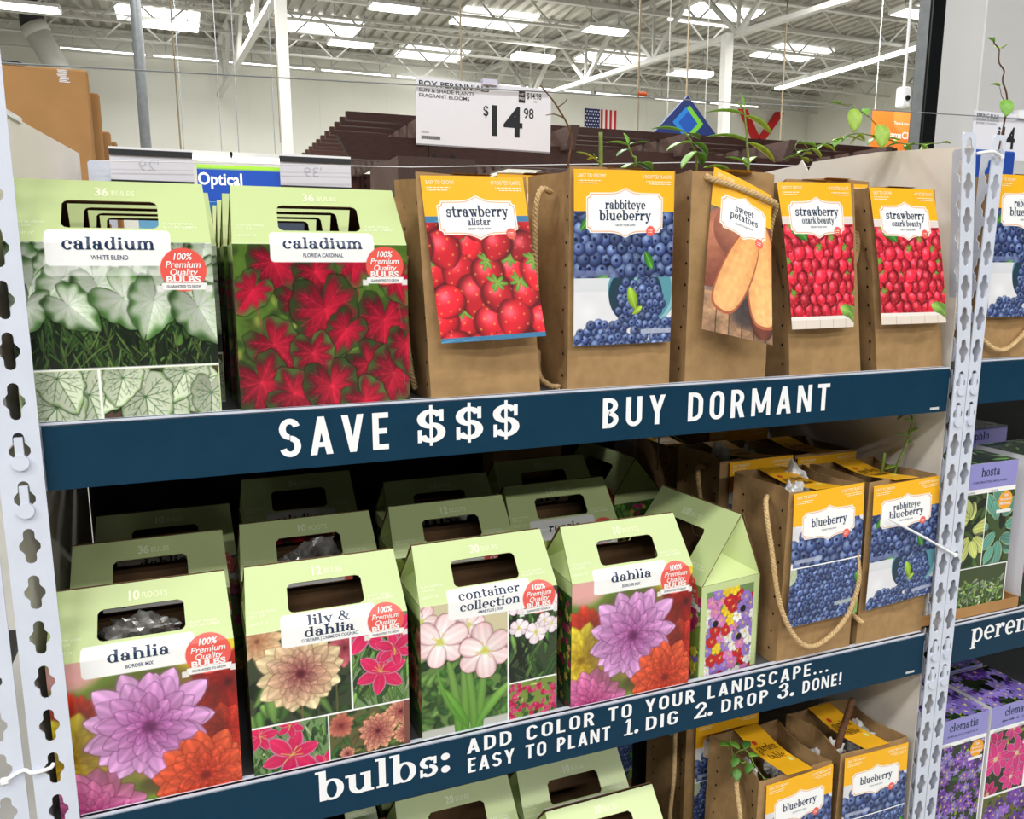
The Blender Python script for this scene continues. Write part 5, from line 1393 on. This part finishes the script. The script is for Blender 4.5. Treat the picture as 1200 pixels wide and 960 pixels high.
# middle shelf
carton('dahlia', mk_dahlia, -.072, FY, D2, 'dahlia carton with a lilac flower beside the left upright', GB)
carton('lily', mk_lily, .137, FY, D2, 'lily and dahlia carton with a cream flower on the middle shelf', GB)
carton('cont', mk_cont, .349, FY+.003, D2, 'container collection carton with pale pink flowers on the middle shelf', GB, R_(1.), side='side_red')
carton('dahlia', mk_dahlia, .564, FY, D2, 'dahlia carton with a lilac flower beside the rotated freesia carton', GB)
set_form('tall_gable_', 152., 56., 100., 20.)
carton('mix', mk_mix, .672, .108, D2, 'rotated 100 bulbs carton showing its freesia side and green gable', GB, R_(-83), side='side_flower')
set_form('', 192., 50., 66.)
carton('r36', lambda: mk_rear('36', 'BULBS', 'gladiolus', '', 31), -.068, .168, D2, '36 bulbs carton directly behind the left dahlia carton', GB)
carton('r10r', lambda: mk_rear('10', 'ROOTS', 'peony', '', 32), .142, .183, D2, '10 roots carton directly behind the lily and dahlia carton', GB)
carton('r12r', lambda: mk_rear('12', 'ROOTS', 'canna', '', 33), .360, .190, D2, '12 roots carton directly behind the container collection carton', GB)
carton('r100', lambda: mk_rear('100', 'BULBS', 'freesia', 'MIX', 34), .566, .232, D2, '100 bulbs carton directly behind the second dahlia carton', GB)
carton('r10', lambda: mk_rear('10', 'BULBS', 'dahlia', '', 35), -.052, .300, D2, 'shaded 10 bulbs carton at the back left of the middle shelf', GB)
carton('cal_red', mk_cal_red, .160, .44, D2, 'dim caladium carton at the very back of the middle shelf', GB)
carton('r12b', lambda: mk_rear('12', 'BULBS', 'lily', '', 36), .385, .335, D2, 'shaded 12 bulbs carton behind the 12 roots carton', GB)
carton('r12b', None, .610, .400, D2, 'shaded 12 bulbs carton at the back behind the 100 bulbs carton', GB)
carton('r100', None, .722, .468, D2, 'shaded carton turned sideways behind the rotated freesia carton', GB, R_(-84))
crate('tan corrugated carton at the very back behind the shaded 12 bulbs cartons', .545, .70, .535, .595, D2+.001, 1.318, mat('pale_tan_corrugated', rgb(206, 166, 116), .8, noise=.1))
crate('cream carton edge at the back behind the rotated freesia carton', .852, .905, .50, .595, D2+.001, 1.33, M['cream'])
# bottom shelf
carton('r10', None, .548, .012, D3, '10 bulbs carton at the front of the bottom shelf', GC)
carton('r10', None, .546, .125, D3, '10 bulbs carton second in its column on the bottom shelf', GC)
carton('r20', lambda: mk_rear('20', 'BULBS', 'iris', '', 37), .342, .120, D3, '20 bulbs carton on the bottom shelf', GC)
carton('r20', None, .134, .085, D3, 'carton corner under the word bulbs on the bottom shelf', GC)
for k, (x, y) in enumerate(((.134, .21), (.342, .245), (.546, .245))):
    carton('r10', None, x, y, D3, 'dim carton deep in the bottom shelf, column %s' % ('under the word bulbs', 'behind the 20 bulbs carton', 'behind the two 10 bulbs cartons')[k], GC)
# wrapped roots seen through the handle holes
def film(name, c, c2, rough=.2):
    return mat(name, c, rough, noise=.5, nscale=38, col2=c2, spec=.9, bump=.5, coat=.5)
FILM = film('dirty_clear_film', rgb(150, 148, 144), rgb(70, 62, 56)); WFILM = film('white_paper_film', rgb(228, 228, 226), rgb(190, 190, 190), .4)
crumple('grey plastic film of roots filling the left dahlia carton', -.072, FY+.053, D2+.188, .082, .03, .05, FILM, 3)
crumple('plastic film of roots low inside the lily and dahlia carton', .100, FY+.050, D2+.15, .045, .03, .046, FILM, 4)
crumple('clear film of roots in the 10 roots carton', .135, .236, D2+.175, .06, .03, .045, FILM, 5)
crumple('plastic film of roots in the second dahlia carton', .520, FY+.052, D2+.14, .045, .03, .05, FILM, 6)
o_ = crumple('dark film in the shaded 12 bulbs carton', .385, .388, D2+.17, .06, .03, .05, FILM, 8)

# ---------------------------------------------------------------- bags with hang tags
GT, GM, GL = 'kraft plant bags on the top shelf', 'kraft plant bags on the middle shelf', 'kraft plant bags on the bottom shelf'
K2 = 1.6
def t_allstar(): return (mk_tag(132, 200, [('strawberry', 1.5, 9, 80), ('allstar', -9, 6, 30)], [(water(132, 155, K2), 0, 0), (ph_strawb(132, 130, 20, K2, 3), 0, 6)], lab=(.5, 35.5, 17), sub_y=-14.5, count='40 ROOTED PLANTS', ytop=48, badge_xy=(106, 130)), 132, 200)
def water(w, h, k):
    c = Cv(w, h, k, C3(60, 120, 160)); global rng; rng = np.random.default_rng(2)
    for _ in range(40): c.petal(ru(-20, w), ru(0, h), ru(-.15, .15), ru(20, 50), ru(.6, 2), C3(120, 180, 205), C3(50, 100, 140), edge=0)
    return c
LV = [(.06, .62, .9, 20), (.66, .36, -1.1, 24), (.2, .02, .2, 18)]
def t_rabbit():
    c = ph_blue(148, 96, 8.2, K2, 5, LV); c.rect(0, 5, 56, 12, C3(120, 130, 170), .2, .7)
    b = ph_bucket(148, 82, K2, 6); b.rect(94, 12, 143, 18, C3(190, 196, 214), .2, .8)
    return (mk_tag(148, 224, [('rabbiteye', 5, 8, 60), ('blueberry', -9, 8.6, 77)], [(c, 0, 84), (b, 0, 0)], lab=(.5, 36, 22), sub_y=-16.5, ytop=52, badge_xy=(112, 147)), 148, 224)
def t_sweet(): return (mk_tag(100, 218, [('sweet', 5.5, 6.6, 32), ('potatoes', -4.5, 6.8, 46)], [(ph_sweet(100, 172, K2), 0, 0)], lab=(.52, 34, 19), sub_y=-12, count='12 PLANTS', ytop=50, badge_xy=(78, 140)), 100, 218)
def ozark(w):
    c = Cv(w, 160, K2, C3(226, 214, 208)); c.paste(ph_strawb(w, 122, 10.2, K2, 4, C3(204, 36, 58)), 0, 17)
    c.rect(0, 12, w, 17, C3(244, 236, 230)); c.rect(0, 0, w, 12, C3(232, 220, 206))
    for i in range(6): c.line(i*w/5., 0, i*w/5., 12, 1, C3(190, 176, 160))
    for k in range(7): leaf(c, w*.98-k*2, 2+k*3, 1.6+k*.2, 24, 8, C3(150, 200, 90))
    leaf(c, w*.1, 128, .3, 26, 9); leaf(c, w*.28, 118, 2.2, 22, 8)
    c.rect(0, 148, w, 158, C3(240, 232, 226)); c.rect(2, 150, 14, 156, C3(60, 70, 40))
    return c
def t_ozark(): return (mk_tag(128, 206, [('strawberry', 3, 8.4, 77), ('ozark beauty', -7.5, 6, 58)], [(ozark(128), 0, 0)], lab=(.48, 35, 19), sub_y=-14, count='40 ROOTED PLANTS', ytop=47, badge_xy=(96, 138)), 128, 206)
def t_blue():
    b = ph_blue(138, 88, 5.6, K2, 15, [(.88, .1, 1.2, 26), (.95, .5, 2.0, 24)]); b.disc(138, 8, 24, 16, C3(150, 190, 90), al=.8); b.disc(0, 80, 12, 16, C3(210, 220, 170), al=.8)
    b.rect(84, 20, 130, 26, C3(190, 200, 190), .2, .8)
    m = ph_mound(138, 76, K2, 7); m.rect(6, 6, 54, 12, C3(180, 186, 204), .2, .8)
    cv = Cv(138, 165, K2, C3(224, 224, 230)); cv.paste(m, 0, 90); cv.paste(b, 0, 0); cv.rect(0, 88, 138, 90, WH)
    return (mk_tag(138, 214, [('blueberry', -3, 9.2, 70)], [(cv, 0, 0)], lab=(.5, 35, 18), sub_y=-11.5, ytop=52, badge_xy=(104, 138)), 138, 214)
TAGS = {k: f() for k, f in (('allstar', t_allstar), ('rabbit', t_rabbit), ('sweet', t_sweet), ('ozark', t_ozark), ('blue', t_blue))}
BT = D1+.001
bag('leaning kraft bag tagged strawberry allstar beside the red caladium carton', .272, .418, 0.005, .105, BT, 1.655, .258, .398, .004, 1, GT, TAGS['allstar'], [(.2629, 0.007, 1.6522), (.3920, 0.005, 1.6548), (.2804, -0.013, 1.4562), (.4136, -0.021, 1.4619)], (.002, -.002),
    [[(.266, .09, 1.56), (.262, .085, 1.54), (.258, .07, 1.48), (.260, .06, 1.42), (.266, .06, 1.392)]])
bag('tall kraft bag tagged rabbiteye blueberry on the top shelf of the main bay', .457, .612, 0.007, .135, BT, 1.670, .457, .611, 0, 2, GT, TAGS['rabbit'], [(.4595, 0.001, 1.6670), (.6057, 0.001, 1.6696), (.4602, -0.003, 1.4454), (.6055, -0.003, 1.4466)], (.001, .001),
    [[(.462, .075, 1.645), (.440, .06, 1.645), (.432, .058, 1.61), (.434, .062, 1.56), (.440, .07, 1.50)], [(.455, .10, 1.43), (.444, .07, 1.40), (.446, .04, 1.389), (.452, .022, 1.389)]])
bag('kraft bag tagged sweet potatoes with its rope hung over the tag', .640, .778, 0.011, .11, BT, 1.674, .640, .775, 0, 3, GT, TAGS['sweet'], [(.6717, 0.007, 1.6791), (.7557, -0.009, 1.6424), (.6506, -0.009, 1.4628), (.7433, -0.044, 1.4404)], (.004, -.001),
    [[(.690, .03, 1.672), (.6605, .006, 1.665), (.70, -.006, 1.6525), (.745, -.014, 1.637), (.765, -.008, 1.630), (.771, .006, 1.612), (.772, .012, 1.58)]])
bag('kraft bag tagged strawberry ozark beauty, second bag from the cream divider', .821, .957, 0.009, .105, BT, 1.666, .790, .912, -.004, 4, GT, TAGS['ozark'], [(.7713, 0.001, 1.6623), (.9024, 0.001, 1.6650), (.8065, -0.007, 1.4573), (.9203, -0.007, 1.4582)], (.003, .004),
    [[(.822, .06, 1.588), (.806, .06, 1.565), (.797, .062, 1.535), (.800, .07, 1.48)]])
bag('kraft bag tagged strawberry ozark beauty against the cream divider', .990, 1.128, 0.009, .105, BT, 1.662, .940, 1.072, -.004, 5, GT, TAGS['ozark'], [(.9377, 0.001, 1.6606), (1.0638, 0.001, 1.6610), (.9745, -0.007, 1.4597), (1.1048, -0.009, 1.4597)], (.003, .004),
    [[(.966, .045, 1.60), (.957, .035, 1.57), (.948, .032, 1.548), (.944, .05, 1.52)]])
# second row on the top shelf
bag('strawberry bag standing behind the red caladium column, only its tag corner showing', .258, .384, 0.191, .10, BT, 1.640, seed=6, group=GT, tagm=TAGS['ozark'], tagq=[(.256, 0.183, 1.633), (.386, 0.183, 1.633), (.262, 0.177, 1.43), (.390, 0.177, 1.43)])
bag('blueberry bag hidden behind the strawberry allstar bag', .430, .565, 0.196, .10, BT, 1.680, seed=7, group=GT, tagm=TAGS['rabbit'], tagq=[(.428, 0.188, 1.678), (.566, 0.188, 1.678), (.430, 0.184, 1.47), (.566, 0.184, 1.47)])
bag('bag hidden behind the sweet potatoes bag', .80, .93, 0.191, .10, BT, 1.680, seed=8, group=GT, tagm=TAGS['ozark'], tagq=[(.80, 0.183, 1.678), (.93, 0.183, 1.676), (.80, 0.181, 1.475), (.93, 0.181, 1.475)])
bag('strawberry bag between and behind the two ozark beauty bags', .965, 1.10, 0.166, .10, BT, 1.690, seed=9, group=GT, tagm=TAGS['ozark'], tagq=[(.962, 0.159, 1.683), (1.090, 0.159, 1.683), (.975, 0.155, 1.478), (1.10, 0.155, 1.478)])
# middle shelf
MT = D2+.001
bag('kraft bag tagged blueberry with a long hanging rope on the middle shelf', .826, .974, 0.007, .135, MT, 1.208, .832, .974, 0, 11, GM, TAGS['blue'], [(.8361, 0.001, 1.2071), (.9735, 0.001, 1.2119), (.8320, -0.005, .9935), (.9717, -0.005, .9975)], (.001, .002),
    [[(.834, .06, 1.188), (.800, .02, 1.185), (.800, .0, 1.12), (.816, -.004, 1.04), (.842, -.008, .985), (.875, -.010, .958), (.915, -.010, .968), (.952, -.008, 1.0), (.970, -.006, 1.05), (.968, .0, 1.10)]])
bag('kraft bag tagged rabbiteye blueberry on the middle shelf, behind the cable tie', .988, 1.132, 0.007, .135, MT, 1.207, .990, 1.134, 0, 12, GM, TAGS['rabbit'], [(.9936, 0.001, 1.2032), (1.1352, 0.001, 1.2074), (.9919, -0.003, .9954), (1.1341, -0.003, 1.0050)], (.001, .002),
    [[(.990, .03, 1.0), (.984, .02, .985), (.983, .0, .980), (.988, -.004, .975)]])
bag('kraft bag behind the blueberry bag with white wrap sticking up', .835, .985, 0.186, .13, MT, 1.217, seed=13, group=GM, tagm=TAGS['blue'], tagq=[(.850, 0.179, 1.214), (.985, 0.179, 1.216), (.85, 0.175, 1.0), (.985, 0.175, 1.0)], handle=[[(.850, .25, 1.19), (.828, .24, 1.19), (.822, .22, 1.14), (.826, .20, 1.06)]])
bag('kraft bag at the back right of the middle shelf with a yellow strap', 1.0, 1.135, 0.191, .13, MT, 1.212, seed=14, group=GM, tagm=TAGS['rabbit'], tagq=[(1.0, 0.184, 1.208), (1.135, 0.184, 1.208), (1.0, 0.181, 1.0), (1.135, 0.181, 1.0)])
bag('rearmost kraft bag on the middle shelf', .93, 1.07, 0.361, .13, MT, 1.235, seed=15, group=GM, tagm=TAGS['blue'], tagq=[(.93, 0.354, 1.232), (1.07, 0.354, 1.232), (.93, 0.351, 1.02), (1.07, 0.351, 1.02)])
bag('dim kraft bag in the back corner left of the rearmost bag', .845, .925, 0.365, .12, MT, 1.20, seed=16, group=GM)
# bottom shelf
LT = D3+.001
bag('kraft bag tagged blueberry with a green sprig on the bottom shelf', .798, .950, 0.001, .135, LT, .735, .802, .950, 0, 21, GL, TAGS['blue'], [(.8122, -0.005, .7283), (.9474, -0.005, .7347), (.8122, -0.009, .518), (.9474, -0.009, .522)], (.001, .001),
    [[(.806, .06, .70), (.790, .04, .70), (.786, .02, .65), (.79, .02, .56)]])
bag('kraft bag tagged blueberry with a brown stick against the right divider', .968, 1.120, 0.003, .135, LT, .740, .970, 1.118, 0, 22, GL, TAGS['blue'], [(.9741, -0.003, .7358), (1.1153, -0.003, .7331), (.974, -0.007, .525), (1.115, -0.007, .525)], (.001, .001))
bag('kraft bag with a hanging rope behind the sprig bag on the bottom shelf', .775, .925, 0.166, .13, LT, .755, seed=23, group=GL, tagm=TAGS['blue'], tagq=[(.79, 0.159, .751), (.925, 0.159, .751), (.79, 0.155, .54), (.925, 0.155, .54)], handle=[[(.79, .21, .72), (.768, .19, .72), (.755, .17, .65), (.75, .17, .57), (.758, .17, .53)]])
bag('dim kraft bag in the dark left of the roped bag on the bottom shelf', .675, .770, 0.341, .11, LT, .72, seed=24, group=GL, tagm=TAGS['blue'], tagq=[(.68, .334, .717), (.765, .334, .717), (.68, .331, .54), (.765, .331, .54)])
# right bay bag
bag('kraft bag tagged rabbiteye blueberry in the right bay, right of the uprights', 1.190, 1.350, 0.011, .13, 1.396, 1.690, 1.192, 1.350, 0, 25, 'kraft plant bags in the right bay', TAGS['rabbit'], [(1.196, 0.005, 1.690), (1.346, 0.005, 1.690), (1.206, 0.001, 1.465), (1.350, 0.001, 1.465)], (.001, .001),
    [[(1.20, .06, 1.47), (1.194, .02, 1.45), (1.207, .006, 1.428), (1.245, .0, 1.410), (1.295, .004, 1.432), (1.33, .01, 1.47)]])
# white wraps standing in the open bags
for (x, y, z, a, b, c, s, lb) in ((.876, .06, 1.172, .024, .03, .055, 31, 'white film standing in the roped blueberry bag'), (.925, .10, 1.165, .03, .03, .05, 32, 'white film at the back of the roped blueberry bag'), (1.03, .07, 1.16, .03, .03, .05, 33, 'white film in the rabbiteye bag on the middle shelf'), (1.10, .09, 1.165, .02, .03, .05, 34, 'small white film beside the sprout in the rabbiteye bag'),
        (.95, .26, 1.185, .03, .03, .05, 35, 'white film standing up in the bag behind the blueberry bag'), (.875, .24, 1.18, .025, .03, .05, 36, 'grey film at the left of the bag behind the blueberry bag'),
        (.836, .062, .694, .013, .036, .05, 37, 'white film beside the sprig in the bottom shelf bag'), (.905, .09, .69, .035, .035, .045, 38, 'white film at the right of the bottom shelf sprig bag'), (1.00, .06, .695, .03, .03, .045, 39, 'white film at the foot of the brown stick'), (1.085, .09, .69, .03, .035, .05, 40, 'white film in the right corner of the stick bag'), (.80, .23, .715, .02, .035, .05, 41, 'white film in the roped bag on the bottom shelf')):
    crumple(lb, x, y, z, a, b, c, WFILM, s, 'paper_wrap')

# ---------------------------------------------------------------- living sprouts
sprout('bare forked brown twig rising in front of the price sign', [([(.482, .07, 1.50), (.479, .06, 1.666), (.484, .06, 1.715), (.462, .06, 1.752), (.4387, .06, 1.7755)], .0016, .0009), ([(.463, .06, 1.750), (.472, .058, 1.756), (.476, .058, 1.762)], .0009, .0005), ([(.472, .06, 1.738), (.458, .058, 1.741), (.446, .058, 1.739)], .0009, .0005)], [], sm='twig', name='bare_twig', cat='twig')
sprout('cut green stem with one small leaf in the rabbiteye bag', [([(.539, .08, 1.50), (.5386, .08, 1.67), (.5374, .08, 1.7263)], .0031, .0028), ([(.538, .079, 1.685), (.530, .077, 1.69), (.524, .075, 1.697)], .0012, .0008)], [((.531, .077, 1.689), 55, 35, .03, .010), ((.532, .077, 1.692), 20, 10, .02, .009)], 'leaf_pale')
sprout('leafy green sprout rising right of the cut stem', [([(.592, .10, 1.55), (.593, .08, 1.68), (.587, .08, 1.698), (.580, .08, 1.712)], .0022, .0012)], [((.581, .08, 1.711), 95, 15, .036, .011), ((.581, .08, 1.712), -80, 20, .04, .010), ((.580, .08, 1.713), 20, 75, .017, .009), ((.583, .079, 1.706), 110, -10, .03, .012), ((.592, .075, 1.686), -60, 5, .04, .026), ((.590, .075, 1.688), -120, -20, .034, .022), ((.59, .075, 1.686), 100, -10, .03, .018)], ['leaf', 'leaf_dark'])
sprout('drooping green sprout with long leaves behind the sweet potatoes bag', [([(.735, .16, 1.62), (.733, .14, 1.69), (.720, .13, 1.722), (.700, .125, 1.742)], .0022, .0014)], [((.702, .125, 1.741), 60, 20, .05, .018), ((.705, .125, 1.738), -60, 10, .04, .018), ((.712, .124, 1.728), 100, -5, .05, .018), ((.714, .124, 1.728), -80, -15, .035, .02), ((.722, .124, 1.716), 110, -25, .045, .018), ((.724, .124, 1.714), -50, -20, .03, .02), ((.732, .12, 1.692), -90, 5, .05, .026)], ['leaf', 'leaf_dark'])
sprout('tall upright sprout with four toothed leaves behind the sweet potatoes bag', [([(.815, .15, 1.60), (.812, .12, 1.685), (.808, .12, 1.735), (.800, .12, 1.783)], .0024, .0014)], [((.801, .12, 1.772), 85, 12, .065, .017), ((.801, .12, 1.771), -75, -5, .07, .018), ((.800, .12, 1.783), 20, 80, .022, .008), ((.802, .12, 1.778), 60, 50, .018, .008), ((.808, .12, 1.734), 88, 15, .07, .019), ((.808, .12, 1.732), -82, -10, .065, .019), ((.811, .12, 1.70), 70, 30, .035, .012), ((.811, .12, 1.70), -60, 35, .04, .012), ((.812, .12, 1.695), -20, 50, .03, .012)], ['leaf', 'leaf_pale'])
vine = [(.945, .16, 1.72), (.96, .155, 1.735), (1.0, .15, 1.748), (1.05, .15, 1.763), (1.11, .15, 1.758), (1.16, .15, 1.752), (1.235, .15, 1.757)]
vl = []
g_ = random.Random(9)
for k, p in enumerate(spline_pts(vine, 4)):
    vl.append((tuple(p), (90 if k % 2 else -80)+g_.uniform(-40, 40), g_.uniform(-30, 35), g_.uniform(.018, .032), g_.uniform(.010, .016)))
sprout('vine of round leaves running along the top of the cream divider', [(vine, .0014, .0008), ([(1.12, .15, 1.758), (1.06, .14, 1.79), (1.02, .14, 1.802), (.995, .14, 1.805)], .001, .0006), ([(.945, .16, 1.72), (.925, .15, 1.735), (.935, .15, 1.745), (.95, .15, 1.735)], .0009, .0006)],
       vl+[((1.005, .14, 1.803), 60, 25, .020, .016), ((1.028, .138, 1.799), 150, -60, .040, .026), ((1.055, .138, 1.79), -40, 50, .022, .016), ((1.085, .138, 1.778), 160, -60, .042, .030), ((.965, .15, 1.738), 80, 20, .03, .014)], ['leaf_pale', 'leaf'], name='vine_sprout')
sprout('tall budding twig in front of the white pillar', [([(1.335, .12, 1.70), (1.327, .1, 1.815), (1.311, .1, 1.856), (1.312, .1, 1.872), (1.298, .1, 1.885), (1.295, .1, 1.905), (1.282, .1, 1.914), (1.281, .1, 1.923)], .0016, .0009), ([(1.327, .1, 1.825), (1.312, .098, 1.828), (1.303, .098, 1.845)], .0008, .0005)], [((1.303, .098, 1.846), 80, 20, .02, .013), ((1.318, .098, 1.826), 150, -55, .032, .026), ((1.295, .1, 1.906), -60, 25, .032, .022), ((1.283, .1, 1.915), 70, 40, .015, .012), ((1.325, .1, 1.822), -40, 30, .02, .014)], ['leaf_pale', 'leaf'], sm='twig', name='budding_twig')
sprout('thin arched sprout in the rabbiteye bag on the middle shelf', [([(1.098, .06, 1.16), (1.10, .06, 1.205), (1.12, .06, 1.25), (1.128, .06, 1.29), (1.122, .06, 1.305)], .0026, .0014), ([(1.078, .07, 1.16), (1.083, .07, 1.235)], .0032, .003)], [((1.105, .06, 1.212), 90, 5, .028, .014), ((1.122, .06, 1.262), 85, 25, .026, .014), ((1.124, .06, 1.268), -80, 25, .024, .014), ((1.128, .06, 1.287), 100, 30, .022, .012), ((1.12, .06, 1.303), 70, -20, .022, .013), ((1.118, .06, 1.25), -90, 10, .02, .012)], ['leaf_pale', 'leaf'])
sprout('dark leafy sprout hanging at the back of the middle shelf', [([(.80, .33, 1.17), (.80, .33, 1.25), (.78, .32, 1.28)], .0016, .001), ([(.86, .30, 1.20), (.82, .29, 1.235), (.76, .28, 1.26)], .0014, .0008)], [((.79, .32, 1.27), 60, 30, .03, .016), ((.80, .32, 1.24), -70, 20, .03, .016)], 'leaf_dark')
sprout('brown cut stick standing in the right bag on the bottom shelf', [([(1.005, .06, .66), (1.008, .05, .71), (1.018, .05, .75), (1.036, .05, .803)], .0066, .0058), ([(1.006, .055, .70), (1.0, .05, .715), (1.0, .05, .72)], .005, .003)], [], sm='twig', name='cut_stick', cat='stick')
pv = [(.80, .07, .70), (.795, .06, .74), (.80, .05, .76), (.812, .045, .758), (.820, .03, .735), (.828, .0, .715)]
sprout('small round-leaved green sprig in the bottom shelf blueberry bag', [(pv, .0013, .0008), ([(.795, .06, .74), (.788, .06, .775), (.785, .06, .79)], .0012, .0007)], [((.800, .05, .762), 40, 30, .022, .017), ((.806, .045, .764), -50, 20, .022, .018), ((.79, .06, .765), 80, 20, .022, .017), ((.797, .05, .748), 120, -10, .02, .016), ((.812, .04, .752), -80, 0, .022, .017), ((.816, .035, .742), 100, -30, .02, .016), ((.823, .015, .725), -60, -20, .018, .014), ((.797, .05, .728), 140, -30, .02, .016), ((.806, .05, .735), -40, -10, .02, .016), ((.826, .004, .717), 120, -40, .018, .013)], ['leaf', 'leaf_dark'])
# ---------------------------------------------------------------- perennial boxes of the right bay
LAV = C3(146, 142, 204)
def perennial(label, x, y, z, w, h, d, name, pic, top, sub='', group=None, band=46, badge_=True):
    t = thing('perennial_box', label, 'plant box', (x, y, z), 0, group)
    cv = Cv(w, h, K2, WH); T = []
    pic(cv, w, h-band-8); cv.rect(0, h-band, w, h, LAV)
    T.append((slab(name, w*.52, h-band*.52, 11, 'c', fit=min(w*.62, 9*len(name))), NAVY)); T.append((sans(sub, w*.52, h-band*.78, 4, 'c', .005, fit=w*.6), C3(70, 76, 120)))
    T.append((sans('SHADE LOVING', 10, h-band-7, 3.4, 'l', .005), C3(90, 90, 100))); T.append((sans('4 PLANTS', w*.55, h-band-7, 3.4, 'l', .005), C3(90, 90, 100)))
    if badge_:
        cv.disc(w-22, h-band-26, 17, 17, C3(240, 166, 40)); T.append((sans('100%', w-22, h-band-19, 4.4, 'c', .02), WH)); T.append((sans('Premium', w-22, h-band-26, 4.4, 'c', .015, fit=26), WH)); T.append((sans('PERENNIAL', w-22, h-band-34, 4.4, 'c', .02, fit=28), WH)); cv.rect(w-42, h-band-48, w-6, h-band-42, C3(238, 238, 236))
    cv.rect(0, 0, w, h, C3(238, 238, 240), .1, 0)
    a = w/2000.; hh = h/1000.; dd = d
    obj('front_panel', print_mesh('front_panel', cv, T, lambda U, V, off: np.stack([(U-w/2)/1000, -off/1000, V/1000], -1)), M['print'], t)
    ct = Cv(w, d*1000, 1.0, C3(40, 50, 30)); top(ct)
    ct.disc(w*.42, d*480, 10, 13, C3(12, 12, 14)); ct.disc(w*.8, d*640, 10, 13, C3(12, 12, 14)); ct.rect(0, d*1000-2, w, d*1000, WH)
    obj('top_panel', print_mesh('top_panel', ct, [], lambda U, V, off: np.stack([(U-w/2)/1000, V/1000, np.full_like(U, hh)], -1)), M['print'], t)
    mb = MB(); mb.box(-a+.0002, a-.0002, .0003, dd, 0, hh-.0004); obj('box_body', mb.mesh('box_body'), mat('white_box_card', rgb(225, 225, 230), .5), t)
    return t
def pic_h(cv, w, hp):
    cv.paste(ph_hosta(w*.5-2, hp*.6, K2, 11, C3(206, 216, 120), C3(232, 234, 170)), 2, hp*.4); cv.paste(ph_hosta(w*.5-2, hp*.6, K2, 12, C3(96, 158, 140), C3(190, 214, 170)), w*.5+2, hp*.4)
    c = Cv(w-4, hp*.4-3, K2, C3(60, 76, 44)); global rng; rng = np.random.default_rng(3); foliage(c, 260, 12, 3, [C3(170, 200, 110), C3(120, 160, 80), C3(190, 210, 170), C3(90, 130, 70)], y1=hp*.26); cv.paste(c, 2, 1)
def top_leaf(c):
    global rng; rng = np.random.default_rng(6); foliage(c, 90, 46, 7, [C3(110, 160, 90), C3(40, 80, 50), C3(160, 200, 140), C3(20, 50, 40)])
PUR = [C3(118, 66, 170), C3(142, 92, 196), C3(92, 50, 146), C3(150, 130, 210)]
def pic_red(cv, w, hp):
    cv.paste(ph_clem(w, hp, K2, 15, [C3(214, 60, 40), C3(200, 20, 110), C3(230, 60, 150)], 26, 22, rim=C3(240, 120, 140), wd=.3, np_=10, q_=.6), 0, 0)
def pic_pur(cv, w, hp): cv.paste(ph_clem(w-6, hp, K2, 12, PUR, 120, 11, q_=.8, wd=.24), 3, 0)
def pic_pink(cv, w, hp):
    cv.paste(ph_clem(w*.75, hp*.62, K2, 13, [C3(196, 26, 104), C3(216, 50, 130)], 9, 34, rim=C3(246, 180, 214), wd=.25, q_=.7, np_=8), 3, hp*.38); cv.paste(ph_clem(w-6, hp*.36, K2, 16, PUR, 30, 14, C3(96, 96, 50)), 3, 0)
def top_pur(c):
    cc = ph_clem(c.w, c.h, 1.0, 18, [C3(130, 110, 200), C3(150, 130, 215), C3(90, 50, 150)], 26, 20, C3(34, 40, 26), np_=9, wd=.2); c.paste(cc, 0, 0)
GP = 'perennial boxes in the right bay'
mb = MB(); mb.box(-.12, .12, 0, .003, 0, .020); mb.box(-.12, .12, 0, .13, 0, .002); mb.box(.117, .12, 0, .13, 0, .020); mb.box(-.12, -.117, 0, .13, 0, .02)
o = obj('box_tray', mb.mesh('box_tray'), M['carton'], None, None, (1.250, .008, .9362)); tag(o, 'low brown cardboard tray under the hosta box', 'tray')
perennial('hosta box with a lavender band and green leaves on the middle shelf', 1.267, .014, .9385, 136, 276, .12, 'hosta', pic_h, top_leaf, 'CHRISTMAS TREE | MOLLY ANN', GP)
perennial('box of red and magenta flowers right of the hosta box', 1.452, .016, .9355, 140, 276, .12, 'echinacea', pic_red, top_leaf, 'MIX', GP)
perennial('shaded clematis box behind the hosta box', 1.290, .175, .9355, 140, 286, .12, 'clematis', pic_pur, top_pur, '', GP)
perennial('shaded box behind the box of red flowers', 1.445, .175, .9355, 140, 296, .12, 'phlox', pic_red, top_leaf, '', GP)
perennial('clematis box with purple flowers on the bottom shelf', 1.262, .010, .4795, 128, 262, .12, 'clematis', pic_pur, top_pur, 'PRESIDENT', GP)
perennial('clematis box with pink star flowers on the bottom shelf', 1.402, .010, .4795, 136, 264, .12, 'clematis', pic_pink, top_pur, 'MIX', GP)
perennial('purple topped box behind the purple clematis box', 1.262, .140, .4795, 128, 262, .12, 'clematis', pic_pur, top_pur, '', GP)
perennial('purple topped box behind the pink clematis box', 1.402, .140, .4795, 136, 264, .12, 'clematis', pic_pur, top_pur, '', GP)
perennial('box with a lavender bleeding heart band, third back on the bottom shelf', 1.452, .27, .4795, 150, 285, .12, 'bleeding heart', pic_pur, top_pur, '', GP)
perennial('purple topped box third back behind the clematis boxes', 1.285, .27, .4795, 136, 262, .12, 'clematis', pic_pur, top_pur, '', GP)

carton('cal_white', None, -.395, .02, D1, 'caladium carton of the neighbouring left bay, glimpsed through the slots', GN)
carton('dahlia', None, -.395, .02, D2, 'dahlia carton of the neighbouring left bay, glimpsed through the slots', GN)
